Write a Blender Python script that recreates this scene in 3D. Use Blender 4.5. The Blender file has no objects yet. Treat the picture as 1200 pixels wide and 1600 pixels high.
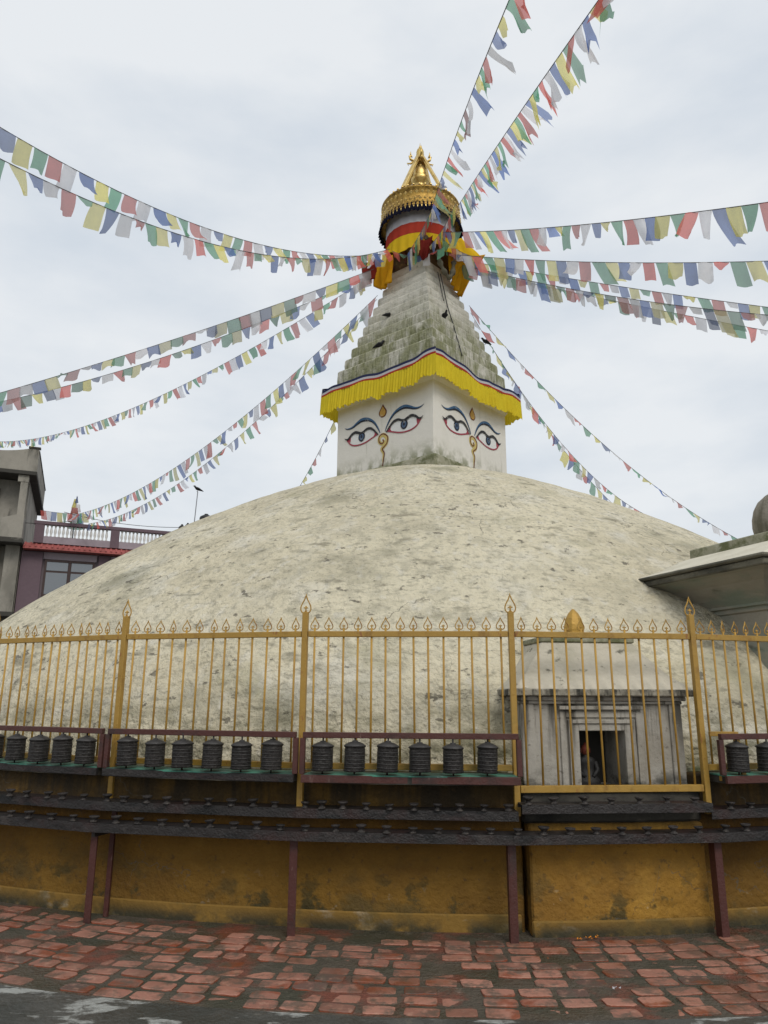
import bpy, math, random
from mathutils import Vector, Matrix, noise
R = math.radians
rnd = random.Random(7)
sc = bpy.context.scene
col = sc.collection

# ------------------------------------------------------------------ camera
CAM = Vector((0, 0, 1.65)); PITCH = R(14.0); ROLL = R(0.32)
cd = bpy.data.cameras.new('camera'); cam = bpy.data.objects.new('camera', cd); col.objects.link(cam)
cd.sensor_fit = 'VERTICAL'; cd.sensor_height = 36; cd.sensor_width = 27; cd.lens = 26
cd.clip_start = 0.05; cd.clip_end = 600
cam.matrix_world = Matrix.Translation(CAM) @ Matrix.Rotation(R(90) + PITCH, 4, 'X') @ Matrix.Rotation(ROLL, 4, 'Z')
sc.camera = cam

# ------------------------------------------------------------------ sky, sun, exposure
SUN_EL, SUN_AZ = 43, 22          # azimuth: to the right of straight behind the camera
w = bpy.data.worlds.new('World'); sc.world = w; w.use_nodes = True
wn = w.node_tree; wn.nodes.clear()
def wN(t, **k):
    n = wn.nodes.new(t)
    for a, b in k.items(): setattr(n, a, b)
    return n
sky = wN('ShaderNodeTexSky', sky_type='NISHITA', sun_disc=False)
sky.sun_elevation = R(SUN_EL); sky.sun_rotation = R(180 - SUN_AZ); sky.air_density = 1.5; sky.dust_density = 4
skm = wN('ShaderNodeVectorMath', operation='SCALE'); skm.inputs['Scale'].default_value = 0.10
wn.links.new(sky.outputs[0], skm.inputs[0])
tc = wN('ShaderNodeTexCoord')
mp = wN('ShaderNodeMapping'); mp.inputs['Scale'].default_value = (1.6, 1.6, 4.0); mp.inputs['Location'].default_value = (3.1, 0.4, 1.7)
n1 = wN('ShaderNodeTexNoise'); n1.inputs['Scale'].default_value = 1.7; n1.inputs['Detail'].default_value = 7; n1.inputs['Roughness'].default_value = 0.52
cr = wN('ShaderNodeValToRGB')
cr.color_ramp.elements[0].position = 0.36; cr.color_ramp.elements[0].color = (0.68, 0.74, 0.81, 1)
cr.color_ramp.elements[1].position = 0.60; cr.color_ramp.elements[1].color = (0.85, 0.88, 0.91, 1)
wn.links.new(tc.outputs['Generated'], mp.inputs[0]); wn.links.new(mp.outputs[0], n1.inputs['Vector']); wn.links.new(n1.outputs[0], cr.inputs[0])
mx = wN('ShaderNodeMix', data_type='RGBA'); mx.inputs['Factor'].default_value = 0.93
wn.links.new(skm.outputs[0], mx.inputs['A']); wn.links.new(cr.outputs[0], mx.inputs['B'])
bg = wN('ShaderNodeBackground'); bg.inputs['Strength'].default_value = 1.0
wo = wN('ShaderNodeOutputWorld')
wn.links.new(mx.outputs['Result'], bg.inputs[0]); wn.links.new(bg.outputs[0], wo.inputs[0])

sd = bpy.data.lights.new('sun', 'SUN'); sd.energy = 1.5; sd.angle = R(25); sd.color = (1, 0.96, 0.9)
so = bpy.data.objects.new('sun', sd); col.objects.link(so)
sdir = Vector((math.sin(R(SUN_AZ)) * math.cos(R(SUN_EL)), -math.cos(R(SUN_AZ)) * math.cos(R(SUN_EL)), math.sin(R(SUN_EL))))
so.rotation_euler = sdir.to_track_quat('Z', 'Y').to_euler(); so.location = (6, -8, 20)
vs = sc.view_settings
vs.view_transform = 'Standard'; vs.look = 'None'; vs.exposure = 0.0; vs.gamma = 1; vs.use_curve_mapping = False
sc.render.engine = 'CYCLES'

# ------------------------------------------------------------------ helpers
CX, CY = 0.80, 14.8                      # axis of the stupa
BG = [0.0]
def ring(rad, t, z=0.0):                 # t in degrees, 0 = side facing the camera, + = to the right
    if BG[0]: rad += BG[0] * min(max((-11 - t) / 13, 0), 1.6)    # the wall swings out a little on the left
    return Vector((CX + rad * math.sin(R(t)), CY - rad * math.cos(R(t)), z))
def project(p):
    q = Vector(p) - CAM; c, s = math.cos(PITCH), math.sin(PITCH)
    z = q.y * c + q.z * s; v = -q.y * s + q.z * c
    if z < 0.05: return None
    x, y = 1155.6 * q.x / z, -1155.6 * v / z; c, s = math.cos(ROLL), math.sin(ROLL)
    return 600 + c * x - s * y, 800 + s * x + c * y

WL = {}                                   # world location of each object
def wloc(o): return WL.get(o.name, Vector((0, 0, 0)))
def tag(o, label=None, cat=None, group=None, kind=None):
    if label: o['label'] = label
    if cat: o['category'] = cat
    if group: o['group'] = group
    if kind: o['kind'] = kind
    return o
def empty(name, loc, label=None, cat=None, group=None):
    o = bpy.data.objects.new(name, None); col.objects.link(o); o.location = loc; o.empty_display_size = 0.1
    WL[o.name] = Vector(loc)
    return tag(o, label, cat, group)
def place(name, me, parent=None, loc=(0, 0, 0), rot=(0, 0, 0), scale=None):   # loc is in world space
    o = bpy.data.objects.new(name, me); col.objects.link(o)
    WL[o.name] = Vector(loc)
    o.location = Vector(loc) - (wloc(parent) if parent else Vector((0, 0, 0)))
    o.rotation_euler = rot
    if scale: o.scale = scale
    if parent: o.parent = parent
    return o

class MB:
    def __init__(s): s.v = []; s.f = []; s.m = []; s.cm = 0
    def add(s, vs, fs):
        b = len(s.v); s.v += [tuple(x) for x in vs]
        for f in fs: s.f.append(tuple(b + i for i in f)); s.m.append(s.cm)
        return s
    def fbox(s, o, U, V, u0, u1, v0, v1, z0, z1):          # box in a frame (o, U, V, z up)
        P = []
        for z in (z0, z1):
            for a, b in ((u0, v0), (u1, v0), (u1, v1), (u0, v1)):
                p = Vector(o) + Vector(U) * a + Vector(V) * b; P.append((p.x, p.y, p.z + z))
        return s.add(P, [(3, 2, 1, 0), (4, 5, 6, 7), (0, 1, 5, 4), (1, 2, 6, 5), (2, 3, 7, 6), (3, 0, 4, 7)])
    def box(s, c, sz, rz=0):
        U = Vector((math.cos(rz), math.sin(rz), 0)); V = Vector((-math.sin(rz), math.cos(rz), 0))
        return s.fbox(c, U, V, -sz[0] / 2, sz[0] / 2, -sz[1] / 2, sz[1] / 2, -sz[2] / 2, sz[2] / 2)
    def bar(s, a, b, w, h):                                 # beam from a to b, w across, h up
        a = Vector(a); b = Vector(b); d = (b - a).normalized()
        up = Vector((0, 0, 1)) if abs(d.z) < 0.95 else Vector((0, 1, 0))
        x = d.cross(up).normalized() * w / 2; y = x.cross(d).normalized() * h / 2
        P = [p + sx * x + sy * y for p in (a, b) for sx, sy in ((-1, -1), (1, -1), (1, 1), (-1, 1))]
        return s.add(P, [(0, 1, 2, 3), (7, 6, 5, 4), (0, 4, 5, 1), (1, 5, 6, 2), (2, 6, 7, 3), (3, 7, 4, 0)])
    def tube(s, pts, r, n=6, closed=False, cap=True):
        pts = [Vector(p) for p in pts]; k = len(pts); V = []; F = []
        rr = r if isinstance(r, (list, tuple)) else [r] * k
        prev = None
        for i, p in enumerate(pts):
            a = pts[(i - 1) % k] if (i or closed) else p; b = pts[(i + 1) % k] if (i < k - 1 or closed) else p
            d = (b - a)
            d = d.normalized() if d.length > 1e-9 else Vector((0, 0, 1))
            if prev is None:
                up = Vector((0, 0, 1)) if abs(d.z) < 0.9 else Vector((1, 0, 0)); x = d.cross(up).normalized()
            else:
                x = prev - d * prev.dot(d)
                x = x.normalized() if x.length > 1e-6 else d.orthogonal().normalized()
            prev = x; y = d.cross(x)
            for j in range(n):
                t = 2 * math.pi * j / n; V.append(p + (x * math.cos(t) + y * math.sin(t)) * rr[i])
        for i in range(k if closed else k - 1):
            for j in range(n):
                a = i * n + j; b = i * n + (j + 1) % n; c = ((i + 1) % k) * n
                F.append((a, b, c + (j + 1) % n, c + j))
        if cap and not closed:
            F.append(tuple(range(n - 1, -1, -1))); F.append(tuple((k - 1) * n + j for j in range(n)))
        return s.add(V, F)
    def lathe(s, prof, n=24, c=(0, 0, 0), sx=1, sy=1, cap=True, rz=0):
        V = []; F = []; k = len(prof)
        for r, z in prof:
            for j in range(n):
                t = 2 * math.pi * j / n + rz; V.append((c[0] + r * sx * math.cos(t), c[1] + r * sy * math.sin(t), c[2] + z))
        for i in range(k - 1):
            for j in range(n): F.append((i * n + j, i * n + (j + 1) % n, (i + 1) * n + (j + 1) % n, (i + 1) * n + j))
        if cap: F.append(tuple(range(n - 1, -1, -1))); F.append(tuple((k - 1) * n + j for j in range(n)))
        return s.add(V, F)
    def arcbox(s, r0, r1, z0, z1, t0, t1, n):               # curved box about the stupa axis
        V = []; F = []
        for i in range(n + 1):
            t = t0 + (t1 - t0) * i / n
            V += [ring(r0, t, z0), ring(r1, t, z0), ring(r1, t, z1), ring(r0, t, z1)]
        for i in range(n):
            a = 4 * i; b = a + 4
            for j in range(4): F.append((a + j, a + (j + 1) % 4, b + (j + 1) % 4, b + j))
        F.append((3, 2, 1, 0)); F.append((4 * n, 4 * n + 1, 4 * n + 2, 4 * n + 3))
        return s.add(V, F)
    def grid(s, P):                                         # P[row][col]
        h = len(P); wd = len(P[0])
        return s.add([p for r in P for p in r], [(i * wd + j, i * wd + j + 1, (i + 1) * wd + j + 1, (i + 1) * wd + j) for i in range(h - 1) for j in range(wd - 1)])
    def mesh(s, name, mats, smooth=False, off=Vector((0, 0, 0))):
        me = bpy.data.meshes.new(name)
        me.from_pydata([(x - off.x, y - off.y, z - off.z) for x, y, z in s.v], [], s.f)
        for m in (mats if isinstance(mats, (list, tuple)) else [mats]): me.materials.append(m)
        if s.cm: me.polygons.foreach_set('material_index', s.m)
        if smooth: me.polygons.foreach_set('use_smooth', [True] * len(s.f))
        me.update(); return me
    def build(s, name, mats, parent=None, smooth=False, bevel=0, origin=None, fix=True):
        o0 = Vector(origin) if origin is not None else (wloc(parent) if parent else Vector((0, 0, 0)))
        me = s.mesh(name, mats, smooth, o0)
        if fix:
            import bmesh
            b = bmesh.new(); b.from_mesh(me); bmesh.ops.recalc_face_normals(b, faces=b.faces); b.to_mesh(me); b.free()
        o = place(name, me, parent, o0)
        if bevel:
            md = o.modifiers.new('bevel', 'BEVEL'); md.width = bevel; md.segments = 1; md.limit_method = 'ANGLE'
        return o

# ------------------------------------------------------------------ materials
class NT:
    def __init__(s, name):
        s.m = bpy.data.materials.new(name); s.m.use_nodes = True; s.t = s.m.node_tree; s.t.nodes.clear()
        s.out = s.n('ShaderNodeOutputMaterial')
    def n(s, t, **k):
        x = s.t.nodes.new(t)
        for a, b in k.items(): setattr(x, a, b)
        return x
    def l(s, a, b): s.t.links.new(a, b)
    def math(s, op, a, b=None, c=None, clamp=False):
        x = s.n('ShaderNodeMath', operation=op, use_clamp=clamp)
        for i, v in enumerate((a, b, c)):
            if v is None: continue
            if isinstance(v, (int, float)): x.inputs[i].default_value = v
            else: s.l(v, x.inputs[i])
        return x.outputs[0]
    def smooth(s, v, lo, hi):
        x = s.n('ShaderNodeMapRange', interpolation_type='SMOOTHSTEP'); s.l(v, x.inputs['Value'])
        x.inputs['From Min'].default_value = lo; x.inputs['From Max'].default_value = hi
        return x.outputs[0]
    def noise(s, vec, scale, detail=4, rough=0.55, dist=0.0):
        x = s.n('ShaderNodeTexNoise'); x.inputs['Scale'].default_value = scale; x.inputs['Detail'].default_value = detail
        x.inputs['Roughness'].default_value = rough; x.inputs['Distortion'].default_value = dist
        s.l(vec, x.inputs['Vector']); return x.outputs[0]
    def map(s, vec, scale=(1, 1, 1), loc=(0, 0, 0)):
        x = s.n('ShaderNodeMapping'); x.inputs['Scale'].default_value = scale; x.inputs['Location'].default_value = loc
        s.l(vec, x.inputs['Vector']); return x.outputs[0]
    def mix(s, f, a, b, blend='MIX'):
        x = s.n('ShaderNodeMix', data_type='RGBA', blend_type=blend)
        for k, v in (('Factor', f), ('A', a), ('B', b)):
            if isinstance(v, (int, float)): x.inputs[k].default_value = v
            elif isinstance(v, tuple): x.inputs[k].default_value = (*v, 1)
            else: s.l(v, x.inputs[k])
        return x.outputs['Result']

def layered(name, base, layers=(), rough=0.85, bump=0.3, bscale=40, cyl=False, var=0.12, vscale=3.0, metal=0, rnd_obj=0, spec=0.4, bdist=0.02, wet=None, crack=0):
    """base colour broken up by noise, then stain layers: (colour, (sx,sy,sz), lo, hi, strength, zrange or None, detail)"""
    t = NT(name); tc = t.n('ShaderNodeTexCoord'); P = tc.outputs['Object']
    sep = t.n('ShaderNodeSeparateXYZ'); t.l(P, sep.inputs[0])
    if cyl:                                           # unrolled round the axis: arc length, 0, height
        ng = t.math('MULTIPLY', sep.outputs['Y'], -1)
        a = t.math('ARCTAN2', sep.outputs['X'], ng)
        cb = t.n('ShaderNodeCombineXYZ'); t.l(t.math('MULTIPLY', a, 8.0), cb.inputs[0]); t.l(sep.outputs['Z'], cb.inputs[2])
        rr = t.math('SQRT', t.math('ADD', t.math('MULTIPLY', sep.outputs['X'], sep.outputs['X']), t.math('MULTIPLY', sep.outputs['Y'], sep.outputs['Y'])))
        t.l(rr, cb.inputs[1]); Q = cb.outputs[0]
    else: Q = P
    v1 = t.noise(Q, vscale, 5); v2 = t.noise(t.map(Q, (1, 1, 1), (7, 3, 1)), vscale * 6, 4, 0.65)
    vv = t.math('ADD', t.math('MULTIPLY', t.math('SUBTRACT', v1, 0.5), 2.2 * var), t.math('MULTIPLY', t.math('SUBTRACT', v2, 0.5), 1.6 * var))
    fac = t.math('ADD', vv, 1.0)
    if rnd_obj:
        oi = t.n('ShaderNodeObjectInfo')
        fac = t.math('MULTIPLY', fac, t.math('ADD', t.math('MULTIPLY', oi.outputs['Random'], 2 * rnd_obj), 1 - rnd_obj))
    cm = t.n('ShaderNodeVectorMath', operation='SCALE'); cm.inputs[0].default_value = base; t.l(fac, cm.inputs['Scale'])
    c = cm.outputs[0]
    for i, L in enumerate(layers):
        lc, s, lo, hi, st, zr = L[:6]; det = L[6] if len(L) > 6 else 6
        f = t.smooth(t.noise(t.map(Q, s, (i * 5.3 + 1.1, i * 2.7, i * 9.1)), 1.0, det, 0.62), lo, hi)
        if zr:
            if zr[0] is not None and len(zr) == 2:
                f = t.math('MULTIPLY', f, t.smooth(sep.outputs['Z'], zr[0], zr[1]))
        f = t.math('MULTIPLY', f, st, clamp=True)
        c = t.mix(f, c, lc)
    if crack:
        dv = t.n('ShaderNodeVectorMath', operation='ADD'); nz = t.n('ShaderNodeTexNoise'); nz.inputs['Scale'].default_value = 2.2; nz.inputs['Detail'].default_value = 6
        t.l(P, nz.inputs['Vector']); t.l(P, dv.inputs[0]); t.l(nz.outputs['Color'], dv.inputs[1])
        vo = t.n('ShaderNodeTexVoronoi', feature='DISTANCE_TO_EDGE'); vo.inputs['Scale'].default_value = crack; t.l(dv.outputs[0], vo.inputs['Vector'])
        cf = t.math('MULTIPLY', t.math('SUBTRACT', 1.0, t.smooth(vo.outputs['Distance'], 0.0, 0.006)), t.smooth(t.noise(P, 0.9, 3), 0.50, 0.62))
        c = t.mix(t.math('MULTIPLY', cf, 0.8), c, (0.10, 0.09, 0.07))
    b = t.n('ShaderNodeBsdfPrincipled'); t.l(c, b.inputs['Base Color'])
    b.inputs['Metallic'].default_value = metal; b.inputs['Specular IOR Level'].default_value = spec
    if wet:
        f = t.smooth(t.noise(t.map(P, (1, 1, 1), (4, 4, 4)), wet[0], 4), wet[1], wet[2])
        t.l(t.math('ADD', t.math('MULTIPLY', f, wet[3] - rough), rough), b.inputs['Roughness'])
    else: b.inputs['Roughness'].default_value = rough
    if bump:
        bn = t.n('ShaderNodeBump'); bn.inputs['Strength'].default_value = bump; bn.inputs['Distance'].default_value = bdist
        h = t.math('ADD', t.noise(P, bscale, 5, 0.6), t.math('MULTIPLY', t.noise(P, bscale * 0.18, 4, 0.6), 1.6))
        t.l(h, bn.inputs['Height']); t.l(bn.outputs[0], b.inputs['Normal'])
    t.l(b.outputs[0], t.out.inputs[0]); return t.m

def plain(name, c, rough=0.6, metal=0, var=0.1, bump=0.0, bscale=60, rnd_obj=0, spec=0.4):
    return layered(name, c, (), rough, bump, bscale, False, var, 8.0, metal, rnd_obj, spec)

def cloth(name, c, trans=0.45, alpha=0.9, var=0.10, rnd_obj=0.18, rough=0.9):
    t = NT(name); tc = t.n('ShaderNodeTexCoord'); oi = t.n('ShaderNodeObjectInfo')
    nz = t.noise(tc.outputs['Object'], 9, 4)
    f = t.math('ADD', t.math('MULTIPLY', t.math('SUBTRACT', nz, 0.5), 2 * var), t.math('ADD', t.math('MULTIPLY', oi.outputs['Random'], 2 * rnd_obj), 1 - rnd_obj))
    cm = t.n('ShaderNodeVectorMath', operation='SCALE'); cm.inputs[0].default_value = c; t.l(f, cm.inputs['Scale'])
    grey = sum(c) / 3                                # sun-bleached, each flag by its own amount
    fade = t.math('MULTIPLY', t.math('FRACT', t.math('MULTIPLY', oi.outputs['Random'], 7.31)), 0.40 if rnd_obj else 0)
    c2 = t.mix(fade, cm.outputs[0], (grey * 0.6 + 0.2,) * 3)
    d = t.n('ShaderNodeBsdfDiffuse'); tr = t.n('ShaderNodeBsdfTranslucent'); t.l(c2, d.inputs[0]); t.l(c2, tr.inputs[0])
    m = t.n('ShaderNodeMixShader'); m.inputs[0].default_value = trans; t.l(d.outputs[0], m.inputs[1]); t.l(tr.outputs[0], m.inputs[2])
    last = m.outputs[0]
    if alpha < 1:
        tp = t.n('ShaderNodeBsdfTransparent'); m2 = t.n('ShaderNodeMixShader'); m2.inputs[0].default_value = alpha
        t.l(tp.outputs[0], m2.inputs[1]); t.l(last, m2.inputs[2]); last = m2.outputs[0]
    t.l(last, t.out.inputs[0]); return t.m

M = {}
M['dome'] = layered('dome_plaster', (0.66, 0.60, 0.445), [
    ((0.47, 0.415, 0.29), (0.35, 0.35, 0.6), 0.42, 0.70, 0.60, None),            # broad yellowish stain
    ((0.70, 0.67, 0.58), (0.8, 0.8, 1.2), 0.50, 0.68, 0.65, None, 8),           # cleaner limewash coats
    ((0.37, 0.345, 0.26), (4.5, 4.5, 0.45), 0.48, 0.66, 0.45, None, 9),         # rain runs down the slope
    ((0.68, 0.65, 0.57), (6.5, 6.5, 0.55), 0.54, 0.68, 0.45, None, 8),          # lime drips
    ((0.27, 0.265, 0.16), (0.5, 0.5, 1.1), 0.55, 0.70, 0.50, None, 11),         # greenish algae
    ((0.13, 0.12, 0.085), (1.6, 1.6, 6.0), 0.57, 0.69, 0.60, None, 15),        # dark lichen
    ((0.24, 0.225, 0.155), (0.6, 0.6, 1.7), 0.54, 0.72, 0.70, None, 15),        # soft lichen fields
    ((0.30, 0.275, 0.205), (11, 11, 22), 0.50, 0.66, 0.60, None, 10),              # grain
    ((0.10, 0.09, 0.07), (5.5, 5.5, 10), 0.615, 0.66, 0.75, None, 8),           # small chips
    ((0.12, 0.115, 0.06), (3.0, 3.0, 5.0), 0.40, 0.64, 0.85, (1.85, 1.12), 9),  # algae along the foot
], rough=0.93, bump=1.0, bscale=13, cyl=True, var=0.14, vscale=1.3, bdist=0.07, spec=0.2, crack=0.42)
M['white'] = layered('white_limewash', (0.66, 0.635, 0.575), [
    ((0.45, 0.43, 0.33), (1.5, 1.5, 0.7), 0.5, 0.75, 0.5, None),
    ((0.30, 0.29, 0.22), (9, 9, 0.8), 0.58, 0.75, 0.4, None, 6),
    ((0.16, 0.17, 0.08), (4, 4, 3), 0.40, 0.62, 0.85, (6.42, 5.95), 8),
], rough=0.9, bump=0.25, bscale=20, var=0.05, spec=0.2)
M['tier'] = layered('spire_plaster', (0.60, 0.575, 0.495), [
    ((0.36, 0.34, 0.27), (2, 2, 2), 0.42, 0.65, 0.6, None),
    ((0.17, 0.178, 0.062), (3, 3, 1.6), 0.34, 0.60, 0.80, (9.9, 8.7), 6),       # moss, thicker on the low tiers
    ((0.11, 0.115, 0.045), (24, 24, 2.2), 0.46, 0.66, 0.70, (10.0, 8.8), 8),     # moss runs
    ((0.26, 0.25, 0.17), (9, 9, 1.4), 0.50, 0.72, 0.5, (11.2, 9.6), 8),
    ((0.08, 0.08, 0.06), (10, 10, 6), 0.62, 0.72, 0.5, None, 6),
], rough=0.93, bump=0.6, bscale=14, var=0.10, spec=0.2, bdist=0.04)
M['plinthmoss'] = layered('mossy_plinth', (0.30, 0.29, 0.21), [((0.10, 0.11, 0.045), (5, 5, 5), 0.40, 0.62, 0.9, None, 8), ((0.5, 0.48, 0.4), (3, 3, 6), 0.55, 0.7, 0.6, None)], 0.95, 0.6, 20)
def ochre(name, k, sat=1.0):
    c = lambda r, g, b_: (r * k, g * k, b_ * k)
    return layered(name, c(0.235, 0.125, 0.018), [
    (c(0.14, 0.070, 0.012), (1.2, 1.2, 1.6), 0.40, 0.68, 0.75, None, 8),
    (c(0.32, 0.185, 0.032), (2.2, 2.2, 1.0), 0.56, 0.73, 0.55, None, 7),
    (c(0.34, 0.27, 0.17), (6, 6, 9), 0.64, 0.68, 0.6, (0.5, 0.1), 8),            # flaked paint
    ((0.06, 0.05, 0.02), (1.9, 1.9, 2.4), 0.50, 0.64, 0.65, (0.75, 0.15), 12),   # algae patches
    ((0.035, 0.035, 0.014), (3.6, 3.6, 4.0), 0.55, 0.63, 0.85, (0.55, 0.10), 10),
    ((0.018, 0.018, 0.013), (2.5, 2.5, 7), 0.40, 0.60, 0.95, (0.16, 0.02), 8),
    ((0.022, 0.017, 0.010), (6, 6, 0.7), 0.40, 0.64, 0.90, (0.55, 0.98), 8),     # lamp soot, plus shade under the shelf put into the colour
    ((0.030, 0.022, 0.012), (2, 2, 2), 0.32, 0.58, 0.75, (0.62, 0.86), 6),  # broader darkening, same soot and painted shelf shade
    ((0.08, 0.05, 0.02), (16, 16, 16), 0.60, 0.68, 0.6, None, 5),
], rough=0.80, bump=0.7, bscale=20, cyl=False, var=0.16, spec=0.3, crack=1.1, bdist=0.03)
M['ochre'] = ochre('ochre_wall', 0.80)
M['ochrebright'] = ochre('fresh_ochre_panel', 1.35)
M['ochreplinth'] = layered('ochre_plinth', (0.215, 0.122, 0.022), [
    ((0.33, 0.27, 0.18), (4, 4, 8), 0.55, 0.68, 0.7, None, 6),
    ((0.028, 0.028, 0.016), (3.5, 3.5, 4), 0.34, 0.54, 0.95, (0.13, 0.01), 10),
    ((0.10, 0.07, 0.02), (5, 5, 5), 0.5, 0.66, 0.7, None, 8)], 0.85, 0.5, 24)
M['soot'] = layered('sooty_concrete', (0.055, 0.05, 0.04), [((0.16, 0.145, 0.11), (3, 3, 5), 0.55, 0.70, 0.8, None, 7), ((0.012, 0.012, 0.01), (3, 3, 3), 0.45, 0.65, 0.9, None)], 0.85, 0.4, 24)
M['maroon'] = layered('maroon_painted_steel', (0.072, 0.024, 0.019), [((0.03, 0.02, 0.018), (4, 4, 4), 0.48, 0.68, 0.8, None, 6), ((0.20, 0.13, 0.11), (18, 18, 5), 0.64, 0.72, 0.5, None, 5)], 0.5, 0.25, 60)
M['rack'] = layered('sooty_rack_steel', (0.022, 0.019, 0.018), [((0.055, 0.046, 0.042), (5, 5, 5), 0.55, 0.72, 0.8, None, 7), ((0.035, 0.014, 0.012), (2, 2, 2), 0.48, 0.64, 0.7, None), ((0.008, 0.008, 0.008), (4, 4, 9), 0.52, 0.66, 0.9, None)], 0.5, 0.5, 70)
M['fence'] = layered('yellow_fence_paint', (0.35, 0.205, 0.034), [((0.20, 0.10, 0.015), (9, 9, 5), 0.52, 0.72, 0.7, None, 6), ((0.22, 0.07, 0.025), (25, 25, 9), 0.62, 0.70, 0.7, None, 5), ((0.12, 0.11, 0.03), (6, 6, 6), 0.6, 0.75, 0.6, None)], 0.5, 0.2, 90, spec=0.5)
M['barpaint'] = layered('yellow_rusty_bar_paint', (0.42, 0.245, 0.045), [((0.22, 0.09, 0.022), (20, 20, 7), 0.52, 0.70, 0.7, None, 6)], 0.55, 0.2, 90, rnd_obj=0.15)
M['green'] = layered('green_shelf_sheet', (0.06, 0.24, 0.17), [((0.02, 0.06, 0.05), (3, 3, 3), 0.42, 0.62, 0.9, None), ((0.35, 0.45, 0.4), (12, 12, 12), 0.6, 0.72, 0.5, None)], 0.45, 0.3, 50)
M['wheel'] = layered('dark_embossed_copper', (0.026, 0.023, 0.021), [((0.060, 0.055, 0.050), (30, 30, 60), 0.50, 0.62, 0.8, None, 4), ((0.018, 0.016, 0.015), (14, 14, 10), 0.48, 0.62, 0.8, None)], 0.55, 1.0, 120, metal=0.35, rnd_obj=0.3, bdist=0.012)
M['wheelrim'] = plain('worn_wheel_rim', (0.055, 0.052, 0.05), 0.5, 0.4, 0.35, 0.3)
M['lamp'] = layered('burnt_clay_lamp', (0.024, 0.020, 0.018), [((0.09, 0.075, 0.062), (40, 40, 60), 0.52, 0.66, 0.7, None)], 0.6, 0.4, 120, rnd_obj=0.4)
M['gold'] = layered('gilded_copper', (0.66, 0.475, 0.165), [((0.22, 0.115, 0.02), (10, 10, 10), 0.50, 0.70, 0.7, None), ((0.75, 0.52, 0.16), (4, 4, 4), 0.55, 0.7, 0.5, None)], 0.42, 0.2, 30, metal=0.75, spec=0.5)
M['golddark'] = layered('tarnished_recess_gilding', (0.40, 0.245, 0.055), [((0.13, 0.07, 0.015), (14, 14, 14), 0.46, 0.64, 0.8, None)], 0.45, 0.5, 40, metal=0.7)  # tarnish, with the dark of the ornament recesses put into the colour
M['goldface'] = layered('gold_paint_pinnacle', (0.42, 0.25, 0.05), [((0.2, 0.11, 0.03), (9, 9, 9), 0.5, 0.7, 0.7, None)], 0.5, 0.3, 30, metal=0.3)
M['brick'] = None
M['mortar'] = layered('mossy_mortar_bed', (0.095, 0.078, 0.056), [((0.05, 0.05, 0.03), (2, 2, 2), 0.42, 0.62, 0.9, None), ((0.20, 0.175, 0.135), (5, 5, 5), 0.60, 0.72, 0.8, None, 8), ((0.22, 0.055, 0.03), (2.2, 2.2, 2), 0.50, 0.66, 0.75, None, 9)], 0.75, 1.0, 40, wet=(1.5, 0.42, 0.62, 0.30), bdist=0.03)
M['street'] = layered('damp_street_cement', (0.075, 0.072, 0.062), [((0.04, 0.042, 0.035), (1.5, 1.5, 1.5), 0.42, 0.62, 0.8, None), ((0.34, 0.345, 0.32), (1.9, 4.2, 1), 0.53, 0.585, 0.9, None, 9), ((0.05, 0.048, 0.04), (7, 7, 7), 0.55, 0.64, 0.7, None, 8), ((0.15, 0.13, 0.10), (9, 9, 9), 0.6, 0.72, 0.5, None)], 0.75, 0.7, 30, wet=(1.2, 0.42, 0.6, 0.3), bdist=0.02)
M['ground'] = layered('damp_ground', (0.08, 0.078, 0.07), [((0.14, 0.13, 0.11), (0.6, 0.6, 0.6), 0.5, 0.7, 0.7, None)], 0.85, 0.5, 10)
M['shrine'] = layered('grimy_whitewash', (0.42, 0.395, 0.345), [
    ((0.28, 0.25, 0.20), (2, 2, 2), 0.42, 0.68, 0.7, None),
    ((0.055, 0.05, 0.04), (9, 9, 0.9), 0.49, 0.64, 0.85, (0.12, 0.60), 9),        # drip stains from the eave
    ((0.04, 0.04, 0.03), (4, 4, 7), 0.42, 0.62, 0.9, (0.20, 0.02), 8),
    ((0.12, 0.10, 0.08), (14, 14, 20), 0.60, 0.70, 0.6, None, 5)], 0.92, 0.4, 30, spec=0.2)
M['shrineroof'] = layered('shrine_roof_plaster', (0.50, 0.46, 0.37), [
    ((0.33, 0.31, 0.23), (2, 2, 2), 0.42, 0.66, 0.8, None), ((0.07, 0.068, 0.05), (6, 6, 9), 0.58, 0.67, 0.8, None, 9)], 0.93, 0.6, 22, spec=0.2)
M['grimeedge'] = layered('black_grime_edge', (0.32, 0.295, 0.235), [((0.035, 0.034, 0.028), (13, 13, 4), 0.42, 0.60, 0.95, None, 8)], 0.95, 0.7, 35)
M['eavegrime'] = layered('dark_eave_edge', (0.16, 0.148, 0.11), [((0.045, 0.043, 0.033), (1.5, 1.5, 6), 0.36, 0.60, 0.9, None, 9)], 0.95, 0.6, 30)
M['dark'] = plain('dark_niche', (0.05, 0.046, 0.04), 0.95)  # shade inside the doorway is put into this dark colour
M['statue'] = plain('dark_stone_statue', (0.016, 0.015, 0.014), 0.6, 0, 0.3, 0.3)  # dark stone, deepened to carry the shade of the niche
M['statuehead'] = plain('vermilion_smeared_head', (0.16, 0.035, 0.02), 0.7, 0, 0.3)
M['chapel'] = layered('chapel_plaster', (0.31, 0.285, 0.235), [((0.20, 0.245, 0.20), (1.2, 1.2, 5), 0.42, 0.66, 0.8, None, 7), ((0.10, 0.095, 0.07), (2, 2, 9), 0.60, 0.72, 0.7, None, 8)], 0.93, 0.4, 20, spec=0.2)
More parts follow.
